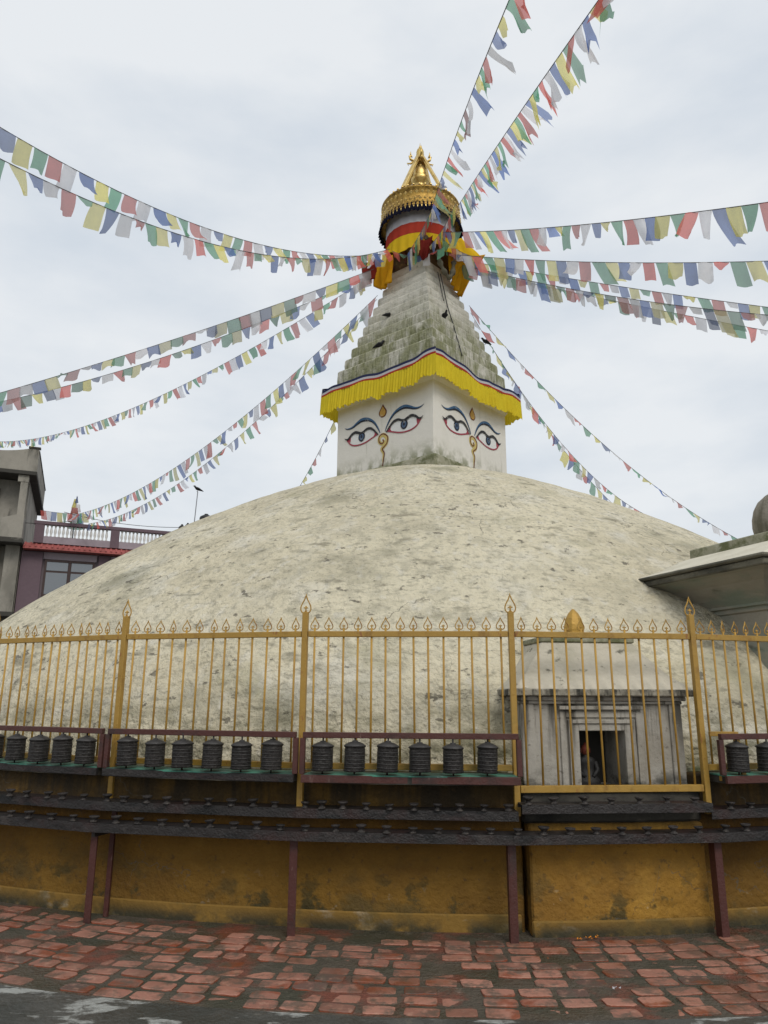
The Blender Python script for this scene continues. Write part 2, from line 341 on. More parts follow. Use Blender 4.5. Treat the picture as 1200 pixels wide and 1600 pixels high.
M['chapelroof'] = layered('chapel_roof_plaster', (0.60, 0.565, 0.46), [((0.45, 0.41, 0.31), (1.5, 1.5, 2), 0.45, 0.7, 0.6, None), ((0.12, 0.12, 0.07), (3, 3, 8), 0.61, 0.70, 0.7, None, 9)], 0.93, 0.5, 18, spec=0.2)
M['chapeldome'] = layered('chapel_dome_render', (0.27, 0.245, 0.20), [((0.13, 0.12, 0.085), (5, 5, 1.6), 0.46, 0.66, 0.8, None, 8), ((0.36, 0.33, 0.27), (3, 3, 3), 0.55, 0.7, 0.6, None)], 0.95, 0.6, 24, spec=0.2)
# cloth
M['fringe'] = cloth('yellow_fringe_cloth', (0.76, 0.61, 0.045), 0.34, 1, 0.12, 0)
M['yellowcloth'] = cloth('yellow_drape_cloth', (0.78, 0.52, 0.03), 0.35, 1, 0.12, 0)
M['orangecloth'] = cloth('amber_drape_cloth', (0.68, 0.36, 0.02), 0.35, 1, 0.15, 0)
M['navy'] = cloth('navy_cloth', (0.035, 0.04, 0.085), 0.1, 1, 0.1, 0)
M['black'] = cloth('black_ruffle_cloth', (0.010, 0.010, 0.020), 0.05, 1, 0.3, 0)
M['whitecloth'] = cloth('white_cloth', (0.55, 0.54, 0.56), 0.25, 1, 0.06, 0)
M['redcloth'] = cloth('red_cloth', (0.42, 0.055, 0.035), 0.25, 1, 0.1, 0)
M['marooncloth'] = cloth('dark_maroon_cloth', (0.20, 0.028, 0.022), 0.25, 1, 0.25, 0)
M['maroonwood'] = plain('maroon_carved_wood', (0.09, 0.028, 0.018), 0.7, 0, 0.3, 0.5, 25)
M['brownwood'] = layered('weathered_bracket_wood', (0.10, 0.062, 0.03), [((0.25, 0.17, 0.06), (8, 8, 8), 0.55, 0.7, 0.7, None)], 0.8, 0.5, 25)
FC = {'blue': (0.13, 0.22, 0.52), 'white': (0.78, 0.77, 0.80), 'red': (0.74, 0.17, 0.14), 'green': (0.15, 0.44, 0.26), 'yellow': (0.82, 0.74, 0.20)}
for k, v in FC.items():
    M['flag_' + k] = cloth('prayer_flag_' + k, v, 0.62, 0.82, 0.16, 0.20)
    g = sum(v) / 3
    M['dull_' + k] = cloth('weathered_flag_' + k, tuple(0.45 * x + 0.16 * g for x in v), 0.45, 0.80, 0.16, 0.25)
M['rope'] = plain('grey_rope', (0.10, 0.10, 0.10), 0.9)
M['scarf'] = cloth('grey_scarf_cloth', (0.17, 0.155, 0.115), 0.2, 1, 0.35, 0)
M['cable'] = plain('black_cable', (0.015, 0.015, 0.017), 0.6)
M['bird'] = plain('dark_bird_feathers', (0.012, 0.012, 0.015), 0.6, 0, 0.3)
# paint on the tower
M['p_blue'] = layered('painted_blue', (0.045, 0.115, 0.22), [((0.58, 0.56, 0.50), (11, 11, 11), 0.58, 0.72, 0.55, None, 9)], 0.8, 0.1, 40, var=0.25, vscale=8)
M['p_navy'] = layered('painted_dark_blue', (0.012, 0.016, 0.030), [((0.58, 0.56, 0.50), (11, 11, 11), 0.58, 0.72, 0.55, None, 9)], 0.8, 0.1, 40, var=0.2, vscale=8)
M['p_black'] = layered('painted_black', (0.022, 0.022, 0.024), [((0.58, 0.56, 0.50), (11, 11, 11), 0.58, 0.72, 0.55, None, 9)], 0.8, 0.1, 40, var=0.3, vscale=8)
M['p_red'] = layered('painted_red', (0.30, 0.045, 0.065), [((0.58, 0.56, 0.50), (11, 11, 11), 0.58, 0.72, 0.55, None, 9)], 0.8, 0.1, 40, var=0.25, vscale=8)
M['p_white'] = layered('painted_white', (0.66, 0.66, 0.64), [((0.58, 0.56, 0.50), (11, 11, 11), 0.58, 0.72, 0.55, None, 9)], 0.8, 0.1, 40, var=0.06, vscale=8)
M['p_iris'] = layered('painted_iris', (0.06, 0.10, 0.17), [((0.58, 0.56, 0.50), (11, 11, 11), 0.58, 0.72, 0.55, None, 9)], 0.8, 0.1, 40, var=0.25, vscale=8)
M['p_gold'] = layered('painted_gold', (0.46, 0.27, 0.06), [((0.58, 0.56, 0.50), (11, 11, 11), 0.58, 0.72, 0.55, None, 9)], 0.8, 0.1, 40, var=0.2, vscale=8)
M['p_buff'] = layered('painted_buff', (0.50, 0.39, 0.13), [((0.58, 0.56, 0.50), (11, 11, 11), 0.58, 0.72, 0.55, None, 9)], 0.8, 0.1, 40, var=0.2, vscale=8)
M['p_brown'] = layered('painted_brown_outline', (0.12, 0.03, 0.018), [((0.58, 0.56, 0.50), (11, 11, 11), 0.58, 0.72, 0.55, None, 9)], 0.8, 0.1, 40, var=0.2, vscale=8)
# buildings
M['greybld'] = layered('grey_cement_render', (0.29, 0.27, 0.23), [((0.16, 0.15, 0.125), (0.7, 0.7, 0.5), 0.42, 0.66, 0.8, None), ((0.035, 0.033, 0.028), (2, 2, 0.5), 0.55, 0.70, 0.7, None, 8)], 0.95, 0.4, 6)
M['greyedge'] = layered('blackened_slab_edge', (0.05, 0.047, 0.04), [((0.15, 0.14, 0.12), (2, 2, 3), 0.55, 0.7, 0.7, None)], 0.95, 0.4, 8)
M['purple'] = layered('purple_painted_render', (0.185, 0.15, 0.165), [((0.13, 0.105, 0.115), (0.8, 0.8, 0.8), 0.45, 0.68, 0.7, None)], 0.9, 0.2, 8)
M['purplelight'] = layered('pale_purple_render', (0.30, 0.255, 0.28), [((0.2, 0.17, 0.185), (0.8, 0.8, 0.8), 0.45, 0.68, 0.7, None)], 0.9, 0.2, 8)
M['purpledark'] = plain('dark_purple_trim', (0.125, 0.085, 0.10), 0.8, 0, 0.15)
M['redtile'] = layered('red_roof_tile', (0.36, 0.095, 0.085), [((0.20, 0.06, 0.05), (3, 3, 3), 0.45, 0.66, 0.7, None)], 0.7, 0.4, 12)
M['balwhite'] = plain('white_balusters', (0.62, 0.61, 0.58), 0.8, 0, 0.1)
M['winframe'] = plain('dark_brown_window_frame', (0.045, 0.025, 0.022), 0.6, 0, 0.15)
M['curtain'] = plain('pale_curtain', (0.33, 0.33, 0.33), 0.9, 0, 0.12)
def glass_mat():
    t = NT('window_glass'); g = t.n('ShaderNodeBsdfGlossy'); g.inputs['Roughness'].default_value = 0.03; g.inputs['Color'].default_value = (0.9, 0.95, 1, 1)
    d = t.n('ShaderNodeBsdfPrincipled'); d.inputs['Base Color'].default_value = (0.05, 0.055, 0.06, 1); d.inputs['Roughness'].default_value = 0.1
    m = t.n('ShaderNodeMixShader'); m.inputs[0].default_value = 0.15; t.l(d.outputs[0], m.inputs[1]); t.l(g.outputs[0], m.inputs[2]); t.l(m.outputs[0], t.out.inputs[0]); return t.m
M['glass'] = glass_mat()
M['metal'] = plain('galvanised_metal', (0.25, 0.25, 0.26), 0.4, 0.8)
M['tank'] = plain('black_plastic_tank', (0.015, 0.015, 0.016), 0.5)
M['leafpetal'] = plain('marigold_petals', (0.7, 0.25, 0.02), 0.8, 0, 0.3)
M['weed'] = plain('small_weed_leaves', (0.06, 0.13, 0.03), 0.8, 0, 0.3)
def brick_mat():
    t = NT('worn_paving_brick'); tc = t.n('ShaderNodeTexCoord'); P = tc.outputs['Object']; oi = t.n('ShaderNodeObjectInfo')
    ge = t.n('ShaderNodeNewGeometry')
    W = ge.outputs['Position']
    sep = t.n('ShaderNodeSeparateXYZ'); t.l(P, sep.inputs[0])
    r1 = oi.outputs['Random']; r2 = t.math('FRACT', t.math('MULTIPLY', r1, 13.7))
    r3 = t.math('FRACT', t.math('MULTIPLY', r1, 31.3))
    top = t.mix(r2, (0.40, 0.185, 0.130), (0.26, 0.112, 0.076))
    top = t.mix(t.smooth(r3, 0.80, 0.95), top, (0.105, 0.060, 0.046))          # some burnt dark bricks
    top = t.mix(t.smooth(t.noise(W, 16, 6, 0.65), 0.50, 0.74), top, (0.40, 0.215, 0.15))
    red = t.mix(t.noise(W, 9, 4), (0.27, 0.058, 0.018), (0.15, 0.042, 0.018))
    edge = t.math('ADD', sep.outputs['Z'], t.math('MULTIPLY', t.math('SUBTRACT', t.noise(W, 22, 6, 0.65), 0.5), 0.012))
    f = t.smooth(edge, 0.0040, 0.0062)
    worn = t.smooth(t.noise(W, 3.2, 5, 0.6), 0.54, 0.64)                        # patches where the skin of the bricks is gone
    f = t.math('MULTIPLY', f, t.math('SUBTRACT', 1.0, t.math('MULTIPLY', worn, 0.8)))
    c = t.mix(f, red, top)
    c = t.mix(t.math('MULTIPLY', t.smooth(t.noise(W, 7.5, 8, 0.7), 0.46, 0.62), 0.80), c, (0.085, 0.072, 0.052))   # trodden dirt
    c = t.mix(t.math('MULTIPLY', t.smooth(t.noise(W, 1.3, 4, 0.6), 0.50, 0.66), 0.55), c, (0.13, 0.060, 0.034))   # damp stains
    b = t.n('ShaderNodeBsdfPrincipled'); t.l(c, b.inputs['Base Color'])
    rg = t.smooth(t.noise(W, 1.6, 3), 0.4, 0.65); t.l(t.math('ADD', t.math('MULTIPLY', rg, -0.38), 0.70), b.inputs['Roughness'])
    bn = t.n('ShaderNodeBump'); bn.inputs['Strength'].default_value = 0.6; bn.inputs['Distance'].default_value = 0.01
    t.l(t.noise(W, 60, 5, 0.65), bn.inputs['Height']); t.l(bn.outputs[0], b.inputs['Normal'])
    t.l(b.outputs[0], t.out.inputs[0]); return t.m
M['brick'] = brick_mat()

ORD = ['first', 'second', 'third', 'fourth', 'fifth', 'sixth', 'seventh', 'eighth', 'ninth', 'tenth', 'eleventh', 'twelfth', 'thirteenth', 'fourteenth', 'fifteenth', 'sixteenth', 'seventeenth', 'eighteenth', 'nineteenth', 'twentieth', 'twenty-first', 'twenty-second', 'twenty-third', 'twenty-fourth', 'twenty-fifth', 'twenty-sixth', 'twenty-seventh', 'twenty-eighth', 'twenty-ninth', 'thirtieth']

# ------------------------------------------------------------------ ground
def annulus(r0, r1, z, n=160, nr=1, t0=-180, t1=180):
    b = MB(); P = []
    for i in range(nr + 1):
        rr = r0 + (r1 - r0) * i / nr
        P.append([ring(rr, t0 + (t1 - t0) * j / n, z) for j in range(n + 1)])
    return b.grid(P)
g = MB(); g.lathe([(220, -0.03), (0.01, -0.03)], 64, (CX, CY, 0), cap=False); tag(g.build('ground', M['ground']), kind='structure')
R_EDGE = 10.39
tag(annulus(R_EDGE, 40, 0.004, 180, 6).build('street', M['street']), kind='structure')
pave = annulus(8.5, R_EDGE, 0.0, 180, 3).build('brick_pavement', M['mortar']); tag(pave, kind='structure')
# brick pavers: a few worn shapes shared by all the bricks
def brick_mesh(k):
    q = random.Random(100 + k); b = MB(); n = 12
    L, Wd = 0.0945, 0.0565
    out = []
    for j in range(n):
        t = 2 * math.pi * (j + 0.5) / n
        c, s = math.cos(t), math.sin(t)
        e = 0.30 + q.uniform(-0.08, 0.14)
        out.append((math.copysign(abs(c) ** e, c) * L * q.uniform(0.93, 1.05), math.copysign(abs(s) ** e, s) * Wd * q.uniform(0.92, 1.06)))
    h = q.uniform(0.007, 0.010)
    V = [(x * 1.04, y * 1.05, -0.03) for x, y in out] + [(x * 1.01, y * 1.01, h * q.uniform(0.5, 0.85)) for x, y in out] + [(x * q.uniform(0.93, 0.97), y * q.uniform(0.88, 0.95), h * q.uniform(0.94, 1.0)) for x, y in out] + [(x * 0.5, y * 0.45, h * q.uniform(0.97, 1.03)) for x, y in out]
    F = []
    for r_ in range(3):
        for j in range(n): F.append((r_ * n + j, r_ * n + (j + 1) % n, (r_ + 1) * n + (j + 1) % n, (r_ + 1) * n + j))
    F.append(tuple(3 * n + j for j in range(n)))
    b.add(V, F); return b
BR = [brick_mesh(k) for k in range(10)]
BRM = [b.mesh('brick', M['brick'], False) for b in BR]
rest = MB(); nb = 0
for i in range(9):
    rr = 9.16 + 0.1425 * i
    pitch = 0.218; n = int(R(115) * rr / pitch)
    for j in range(n):
        t = -62 + 115 * (j + (0.5 if i % 2 else 0) + rnd.uniform(-0.06, 0.06)) / n
        if rnd.random() < 0.03: continue
        p = ring(rr + rnd.uniform(-0.008, 0.008), t, rnd.choice((-0.010, -0.006, -0.003, -0.001, 0.0, 0.001)) + rnd.uniform(-0.001, 0.001)); uv = project(p)
        k = rnd.randrange(10); rz = R(t) + rnd.gauss(0, 0.035) + (math.pi if rnd.random() < 0.5 else 0)
        s = (rnd.uniform(0.9, 1.06), rnd.uniform(0.9, 1.08), 1)
        if uv and -25 < uv[0] < 1225 and uv[1] < 1615 and nb < 298:
            o = place('brick', BRM[k], pave, p, (rnd.gauss(0, 0.02), rnd.gauss(0, 0.02), rz), s); nb += 1
        else:
            c, sn = math.cos(rz), math.sin(rz)
            rest.add([(p.x + (x * s[0]) * c - (y * s[1]) * sn, p.y + (x * s[0]) * sn + (y * s[1]) * c, p.z + z) for x, y, z in BR[k].v], BR[k].f)
ro = rest.build('outer_bricks', M['brick'], pave, True, fix=False); ro['kind'] = 'stuff'

# ------------------------------------------------------------------ stupa
stupa = empty('stupa', (CX, CY, 1.0), 'large whitewashed domed stupa with painted eyes on its square tower', 'stupa')
DP = [(8.675, 1.12), (8.608, 2.546), (2.773, 6.115), (0.0, 6.115)]
def dome_pt(u):
    a = [(1 - u) ** 3, 3 * u * (1 - u) ** 2, 3 * u * u * (1 - u), u ** 3]
    return sum(a[i] * DP[i][0] for i in range(4)), sum(a[i] * DP[i][1] for i in range(4))
def dome_r(z):
    lo, hi = 0.0, 1.0
    for _ in range(40):
        m = (lo + hi) / 2
        if dome_pt(m)[1] < z: lo = m
        else: hi = m
    return dome_pt(lo)[0]
b = MB(); NS, NR = 420, 150; P = [[ring(8.675, -180 + 360 * j / NS, 0.7) for j in range(NS + 1)]]
for i in range(NR + 1):
    r_, z_ = dome_pt(i / NR); row = []
    for j in range(NS + 1):
        t = -180 + 360 * (j % NS) / NS; p = ring(max(r_, 0.002), t, z_)
        d = 0.030 * noise.noise(p * 0.55) + 0.022 * noise.noise(p * 1.7 + Vector((9, 2, 1))) + 0.010 * noise.noise(p * 4) + 0.004 * noise.noise(p * 9)
        nrm = Vector((p.x - CX, p.y - CY, 1.4)).normalized(); row.append(p + nrm * d)
    P.append(row)
b.grid(P)
keep = []
for f in b.f:                                                # opening where the small shrine is let into the dome
    c = sum((Vector(b.v[i]) for i in f), Vector()) / 4; t = math.degrees(math.atan2(c.x - CX, CY - c.y))
    if not (abs(t - 6.2) < 3.2 and c.z < 1.66 and c.y < CY): keep.append(f)
b.f = keep; b.m = [0] * len(keep)
b.build('dome', M['dome'], stupa, True, fix=True, origin=(CX, CY, 0))
# harmika (square tower with the eyes)
HPHI = 4.0
def corner(k, r): return ring(r, HPHI + 90 * k)
def sqprism(b, prof, n=4):                                  # prof: (half diagonal, z)
    b.lathe(prof, 4, (CX, CY, 0), rz=R(-90 + HPHI)); return b
def sq_part(name, prof, mat, parent, bevel=0.0):
    return sqprism(MB(), prof).build(name, mat, parent, False, bevel, origin=(CX, CY, 0))
har = sq_part('harmika', [(1.8, 5.2), (1.8, 7.72)], M['white'], stupa, 0.02)
har['label'] = 'white square tower block with painted eyes'
sq_part('moulding', [(1.80, 7.50), (1.86, 7.58), (1.86, 7.66), (1.97, 7.76), (1.97, 7.82), (2.06, 7.84), (2.06, 7.935), (1.7, 7.945)], M['white'], har, 0.01)
sq_part('plinth', [(1.90, 5.2), (1.90, 5.98), (1.84, 6.02)], M['plinthmoss'], har, 0.02)
TZ = [7.945, 8.40, 8.68, 8.95, 9.22, 9.47, 9.71, 9.95, 10.18, 10.40, 10.61, 10.84]
TR = [1.81, 1.66, 1.52, 1.39, 1.275, 1.17, 1.06, 0.955, 0.85, 0.75, 0.66]
for i, r_ in enumerate(TR):
    b = MB(); n = 10; z0, z1 = TZ[i] - 0.01, TZ[i + 1]
    V = []; F = []
    for q, (z, dr) in enumerate(((z0, 0.0), (z0 + (z1 - z0) * 0.5, 0.012), (z1 - 0.03, 0.0), (z1, -0.03))):
        for k in range(4):
            a, c = corner(k, r_ + dr), corner(k + 1, r_ + dr)
            for s in range(n):
                p = a.lerp(c, s / n); p.z = z
                o = (p - Vector((CX, CY, z))).normalized(); p += o * 0.003 * noise.noise(p * 3.0); p.z += 0.010 * noise.noise(p * 2.0 + Vector((5, 5, 5)))
                V.append(p)
    m = 4 * n
    for q in range(3):
        for s in range(m): F.append((q * m + s, q * m + (s + 1) % m, (q + 1) * m + (s + 1) % m, (q + 1) * m + s))
    F.append(tuple(3 * m + s for s in range(m)))
    b.add(V, F); b.build('spire_tier', M['tier'], stupa, False, origin=(CX, CY, 0))
# painted eyes on the faces
def crom(pts, n=8):
    out = []
    for i in range(len(pts) - 1):
        p0 = pts[max(i - 1, 0)]; p1 = pts[i]; p2 = pts[i + 1]; p3 = pts[min(i + 2, len(pts) - 1)]
        for k in range(n):
            t = k / n
            out.append(tuple(0.5 * ((2 * b_) + (-a + c) * t + (2 * a - 5 * b_ + 4 * c - d) * t * t + (-a + 3 * b_ - 3 * c + d) * t ** 3) for a, b_, c, d in zip(p0, p1, p2, p3)))
    out.append(tuple(pts[-1])); return out
def face_fn(k):
    a, c = corner(k, 1.8), corner(k + 1, 1.8); d = (c - a); L = d.length; U = d / L; Nn = Vector((U.y, -U.x, 0))
    return lambda u, z, o: a + U * (L / 2 + u) + Vector((0, 0, z)) + Nn * o
def stroke(fn, pts, off, mirror=1, shift=0.0):              # pts (u, z, width)
    pts = crom(pts, 8); b = MB(); V = []; F = []
    for i, (u, z, wd) in enumerate(pts):
        u0, z0 = pts[max(i - 1, 0)][:2]; u1, z1 = pts[min(i + 1, len(pts) - 1)][:2]
        l = math.hypot(u1 - u0, z1 - z0) or 1; nx, nz = -(z1 - z0) / l, (u1 - u0) / l
        for s in (-1, 1): V.append(fn((u + nx * s * wd / 2) * mirror + shift, z + nz * s * wd / 2, off))
    for i in range(len(pts) - 1): F.append((2 * i, 2 * i + 1, 2 * i + 3, 2 * i + 2))
    return b.add(V, F)
def fill(fn, pts, off, mirror=1):
    return MB().add([fn(u * mirror, z, off) for u, z in pts], [tuple(range(len(pts)))])
BROW = [(0.063, 6.73, 0.012), (0.111, 6.826, 0.03), (0.199, 6.956, 0.045), (0.309, 7.054, 0.06), (0.439, 7.109, 0.078), (0.569, 7.12, 0.085), (0.675, 7.087, 0.075), (0.822, 7.025, 0.05), (0.947, 7.018, 0.03), (1.04, 7.055, 0.006)]
LID = [(0.100, 6.700, 0.02), (0.222, 6.820, 0.042), (0.309, 6.880, 0.05), (0.407, 6.892, 0.05), (0.50, 6.855, 0.045), (0.575, 6.840, 0.05), (0.653, 6.868, 0.055), (0.738, 6.893, 0.055), (0.838, 6.860, 0.05), (0.92, 6.795, 0.04), (0.985, 6.790, 0.03), (1.03, 6.825, 0.006)]
LOW = [(0.110, 6.715, 0.01), (0.244, 6.680, 0.028), (0.418, 6.625, 0.03), (0.589, 6.602, 0.03), (0.757, 6.617, 0.03), (0.882, 6.675, 0.03), (0.975, 6.775, 0.012)]
def ell(u, z, a, c, n=28): return [(u + a * math.cos(2 * math.pi * i / n), z + c * math.sin(2 * math.pi * i / n)) for i in range(n)]
SPI = [(0.006, 6.574), (0.035, 6.523), (-0.02, 6.491), (-0.084, 6.55), (-0.078, 6.638), (0.023, 6.668), (0.112, 6.585), (0.10, 6.485), (0.030, 6.419), (-0.022, 6.376), (0.030, 6.285), (0.018, 6.192), (0.006, 6.02)]
for k in range(-1, 3):
    fn = face_fn(k)
    pn = lambda nm, b, mt: b.build(nm, M[mt], har, False, origin=(CX, CY, 0), fix=False)
    for m in (-1, 1):
        up = crom(LID, 4); lo = crom(LOW, 4)
        pn('painted_eye_white', fill(fn, [(u, z) for u, z, _ in up[:-3]] + [(u, z) for u, z, _ in lo[::-1]], 0.004, m), 'p_white')
        pn('painted_eye_corner', fill(fn, [(0.12, 6.72), (0.222, 6.80), (0.205, 6.74), (0.244, 6.69)], 0.007, m), 'p_red')
        pn('painted_eye_corner', fill(fn, [(0.86, 6.84), (0.96, 6.79), (0.985, 6.775), (0.88, 6.675), (0.865, 6.74)], 0.007, m), 'p_red')
        pn('painted_lower_lid', stroke(fn, LOW, 0.009, m), 'p_red')
        pn('painted_pupil', fill(fn, ell(0.557, 6.758, 0.090, 0.100), 0.011, m), 'p_navy')
        pn('painted_iris', fill(fn, ell(0.557, 6.760, 0.058, 0.070), 0.014, m), 'p_iris')
        pn('painted_pupil_dot', fill(fn, ell(0.557, 6.765, 0.026, 0.034), 0.017, m), 'p_navy')
        pn('painted_upper_lid', stroke(fn, LID, 0.020, m), 'p_black')
        pn('painted_brow', stroke(fn, BROW, 0.005, m), 'p_blue')
        pn('painted_brow_lower_edge', stroke(fn, [(u + 0.006, z - wd * 0.33, wd * 0.42) for u, z, wd in BROW], 0.009, m), 'p_navy')  # dark navy lower edge of the two-tone brow
    drop = crom([(0.007, 7.325), (-0.045, 7.25), (-0.092, 7.18), (-0.098, 7.12), (-0.06, 7.06), (0.005, 7.04), (0.07, 7.06), (0.105, 7.12), (0.10, 7.18), (0.052, 7.25), (0.007, 7.325)], 4)
    pn('painted_drop_outline', fill(fn, drop[:-1], 0.005), 'p_brown')
    pn('painted_drop', fill(fn, [((u - 0.004) * 0.76 + 0.004, (z - 7.15) * 0.76 + 7.145) for u, z in drop[:-1]], 0.009), 'p_gold')
    wN_ = [0.03, 0.06, 0.07, 0.075, 0.08, 0.085, 0.09, 0.09, 0.085, 0.07, 0.06, 0.035, 0.012]
    pn('painted_nose_spiral', stroke(fn, [(u, z, wN_[i]) for i, (u, z) in enumerate(SPI)], 0.005), 'p_buff')
    pn('painted_spiral_outline', stroke(fn, [(u + (0.022 if 5 < i < 12 else 0), z + (0.02 if 3 < i < 7 else 0), 0.024) for i, (u, z) in enumerate(SPI)], 0.009), 'p_brown')
# parasol, crown and pinnacle
par = sqprism(MB(), [(0.62, 10.80), (0.70, 10.95), (0.70, 11.05), (0.86, 11.15), (0.86, 11.28), (0.72, 11.32), (0.72, 11.5)]).build('carved_collar', M['brownwood'], stupa, False, 0.015, origin=(CX, CY, 0))
for k in range(4):
    for q in (-0.5, 0.0, 0.5):
        a = corner(k, 0.72).lerp(corner(k + 1, 0.72), 0.5 + q * 0.8); o = (a - Vector((CX, CY, 0)))
        MB().bar(Vector((CX, CY, 10.88)) + o * 0.95, Vector((CX, CY, 11.22)) + o * 1.28, 0.07, 0.10).build('bracket', M['maroonwood'], par, False, 0.008, origin=(CX, CY, 0))
c0 = (CX, CY, 0)
umb = MB().lathe([(0.60, 11.2), (0.66, 11.25), (0.70, 11.9), (0.70, 12.3)], 48, c0).build('parasol_drum', M['maroonwood'], stupa, True, origin=c0)
def skirt(name, r0, r1, z0, z1, mat, pl=0.01, n=240, waves=28, parent=umb, low=None, rows=4):
    b = MB(); P = []
    for i in range(rows + 1):
        f = i / rows; row = []
        for j in range(n + 1):
            t = 360 * j / n; rr = r0 + (r1 - r0) * f + pl * (0.3 + f) * math.sin(R(t) * waves + 1.3 * math.sin(R(t) * 5))
            zb = z1 + (low(t) if low else 0); row.append(ring(rr, t, z0 + (zb - z0) * f))
        P.append(row)
    o = b.grid(P).build(name, M[mat], parent, True, origin=c0, fix=False); return o
skirt('white_band', 0.785, 0.79, 12.05, 11.63, 'whitecloth', 0.006)
skirt('red_band', 0.79, 0.795, 11.63, 11.36, 'redcloth', 0.008)
skirt('yellow_band', 0.795, 0.82, 11.36, 11.05, 'yellowcloth', 0.014, low=lambda t: 0.10 * math.sin(R(t) * 4 + 0.6) + 0.03 * math.sin(R(t) * 11))
skirt('black_ruffle', 0.895, 0.945, 12.06, 11.83, 'black', 0.02, 400, 60, low=lambda t: -0.03 * abs(math.sin(R(t) * 14)))
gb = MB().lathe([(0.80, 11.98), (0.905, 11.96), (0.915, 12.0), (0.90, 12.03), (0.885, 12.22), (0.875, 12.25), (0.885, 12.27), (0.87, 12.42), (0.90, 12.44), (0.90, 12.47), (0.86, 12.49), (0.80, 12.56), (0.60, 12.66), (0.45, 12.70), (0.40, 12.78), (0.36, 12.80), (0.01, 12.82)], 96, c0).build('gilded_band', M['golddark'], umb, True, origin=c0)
# embossed ornament on the band
ob = MB()
for row, (rr, z, n, s, tt) in enumerate(((0.884, 12.33, 44, 0.040, 0), (0.895, 12.16, 52, 0.034, 3), (0.902, 12.08, 52, 0.030, 0), (0.82, 12.555, 40, 0.03, 0))):
    for j in range(n):
        t = 360 * (j + 0.5 * (row % 2)) / n; p = ring(rr, t, z); rad = Vector((math.sin(R(t)), -math.cos(R(t)), 0)); tan = Vector((math.cos(R(t)), math.sin(R(t)), 0)); up = Vector((0, 0, 1))
        if row < 3:
            V = [p + tan * s, p + up * s * 1.3, p - tan * s, p - up * s * 1.3, p + rad * 0.03]
            ob.add(V, [(0, 1, 4), (1, 2, 4), (2, 3, 4), (3, 0, 4)])
        else: ob.lathe([(0.026, -0.01), (0.02, 0.02), (0.002, 0.03)], 6, p)
ob.build('band_ornament', M['gold'], umb, False, origin=c0)
sc_ = MB()
for j in range(56):
    t = 360 * j / 56; p = ring(0.907, t, 11.97); tan = Vector((math.cos(R(t)), math.sin(R(t)), 0))
    sc_.add([p - tan * 0.045, p + tan * 0.045, p + tan * 0.03 - Vector((0, 0, 0.05)), p - Vector((0, 0, 0.075)), p - tan * 0.03 - Vector((0, 0, 0.05))], [(0, 1, 2, 3, 4)])
sc_.build('band_scallops', M['gold'], umb, False, origin=c0, fix=False)
pin = MB().lathe([(0.20, 12.80), (0.24, 12.88), (0.19, 13.0), (0.11, 13.10), (0.13, 13.16), (0.20, 13.22), (0.215, 13.30), (0.16, 13.36), (0.17, 13.40), (0.15, 13.52), (0.10, 13.60), (0.06, 13.63), (0.07, 13.66), (0.03, 13.70), (0.035, 13.76), (0.01, 13.82)], 28, c0).build('pinnacle', M['gold'], stupa, True, origin=c0)
for k in range(4):
    a = Vector((CX, CY, 12.72)) + (corner(k + 0.5, 0.62) - Vector((CX, CY, 0))); e = Vector((CX, CY, 13.90)) + (corner(k + 0.5, 0.07) - Vector((CX, CY, 0)))
    MB().bar(a, e, 0.12, 0.06).build('strut', M['gold'], pin, False, 0.006, origin=c0)
crn = MB().lathe([(0.05, 13.78), (0.10, 13.84), (0.085, 13.92), (0.095, 13.96), (0.085, 14.02), (0.09, 14.04), (0.07, 14.11), (0.03, 14.15), (0.032, 14.18), (0.012, 14.22), (0.003, 14.30)], 20, c0).build('crown', M['gold'], stupa, True, origin=c0)
for k in range(4):
    d = (corner(k, 1.0) - Vector((CX, CY, 0))); q = lambda r_, z: Vector((CX, CY, z)) + d * r_
    b = MB(); b.tube([q(0.07, 13.86), q(0.16, 13.80), q(0.23, 13.84), q(0.25, 13.92), q(0.20, 13.94), q(0.19, 13.89)], [0.02, 0.03, 0.03, 0.026, 0.02, 0.01], 6)
    b.tube([q(0.22, 13.92), q(0.225, 14.0), q(0.22, 14.06)], [0.022, 0.016, 0.002], 6)
    b.tube([q(0.15, 13.80), q(0.22, 13.72), q(0.30, 13.72), q(0.27, 13.66)], [0.025, 0.022, 0.018, 0.004], 6)
    b.build('crown_scroll', M['gold'], crn, True, origin=c0)

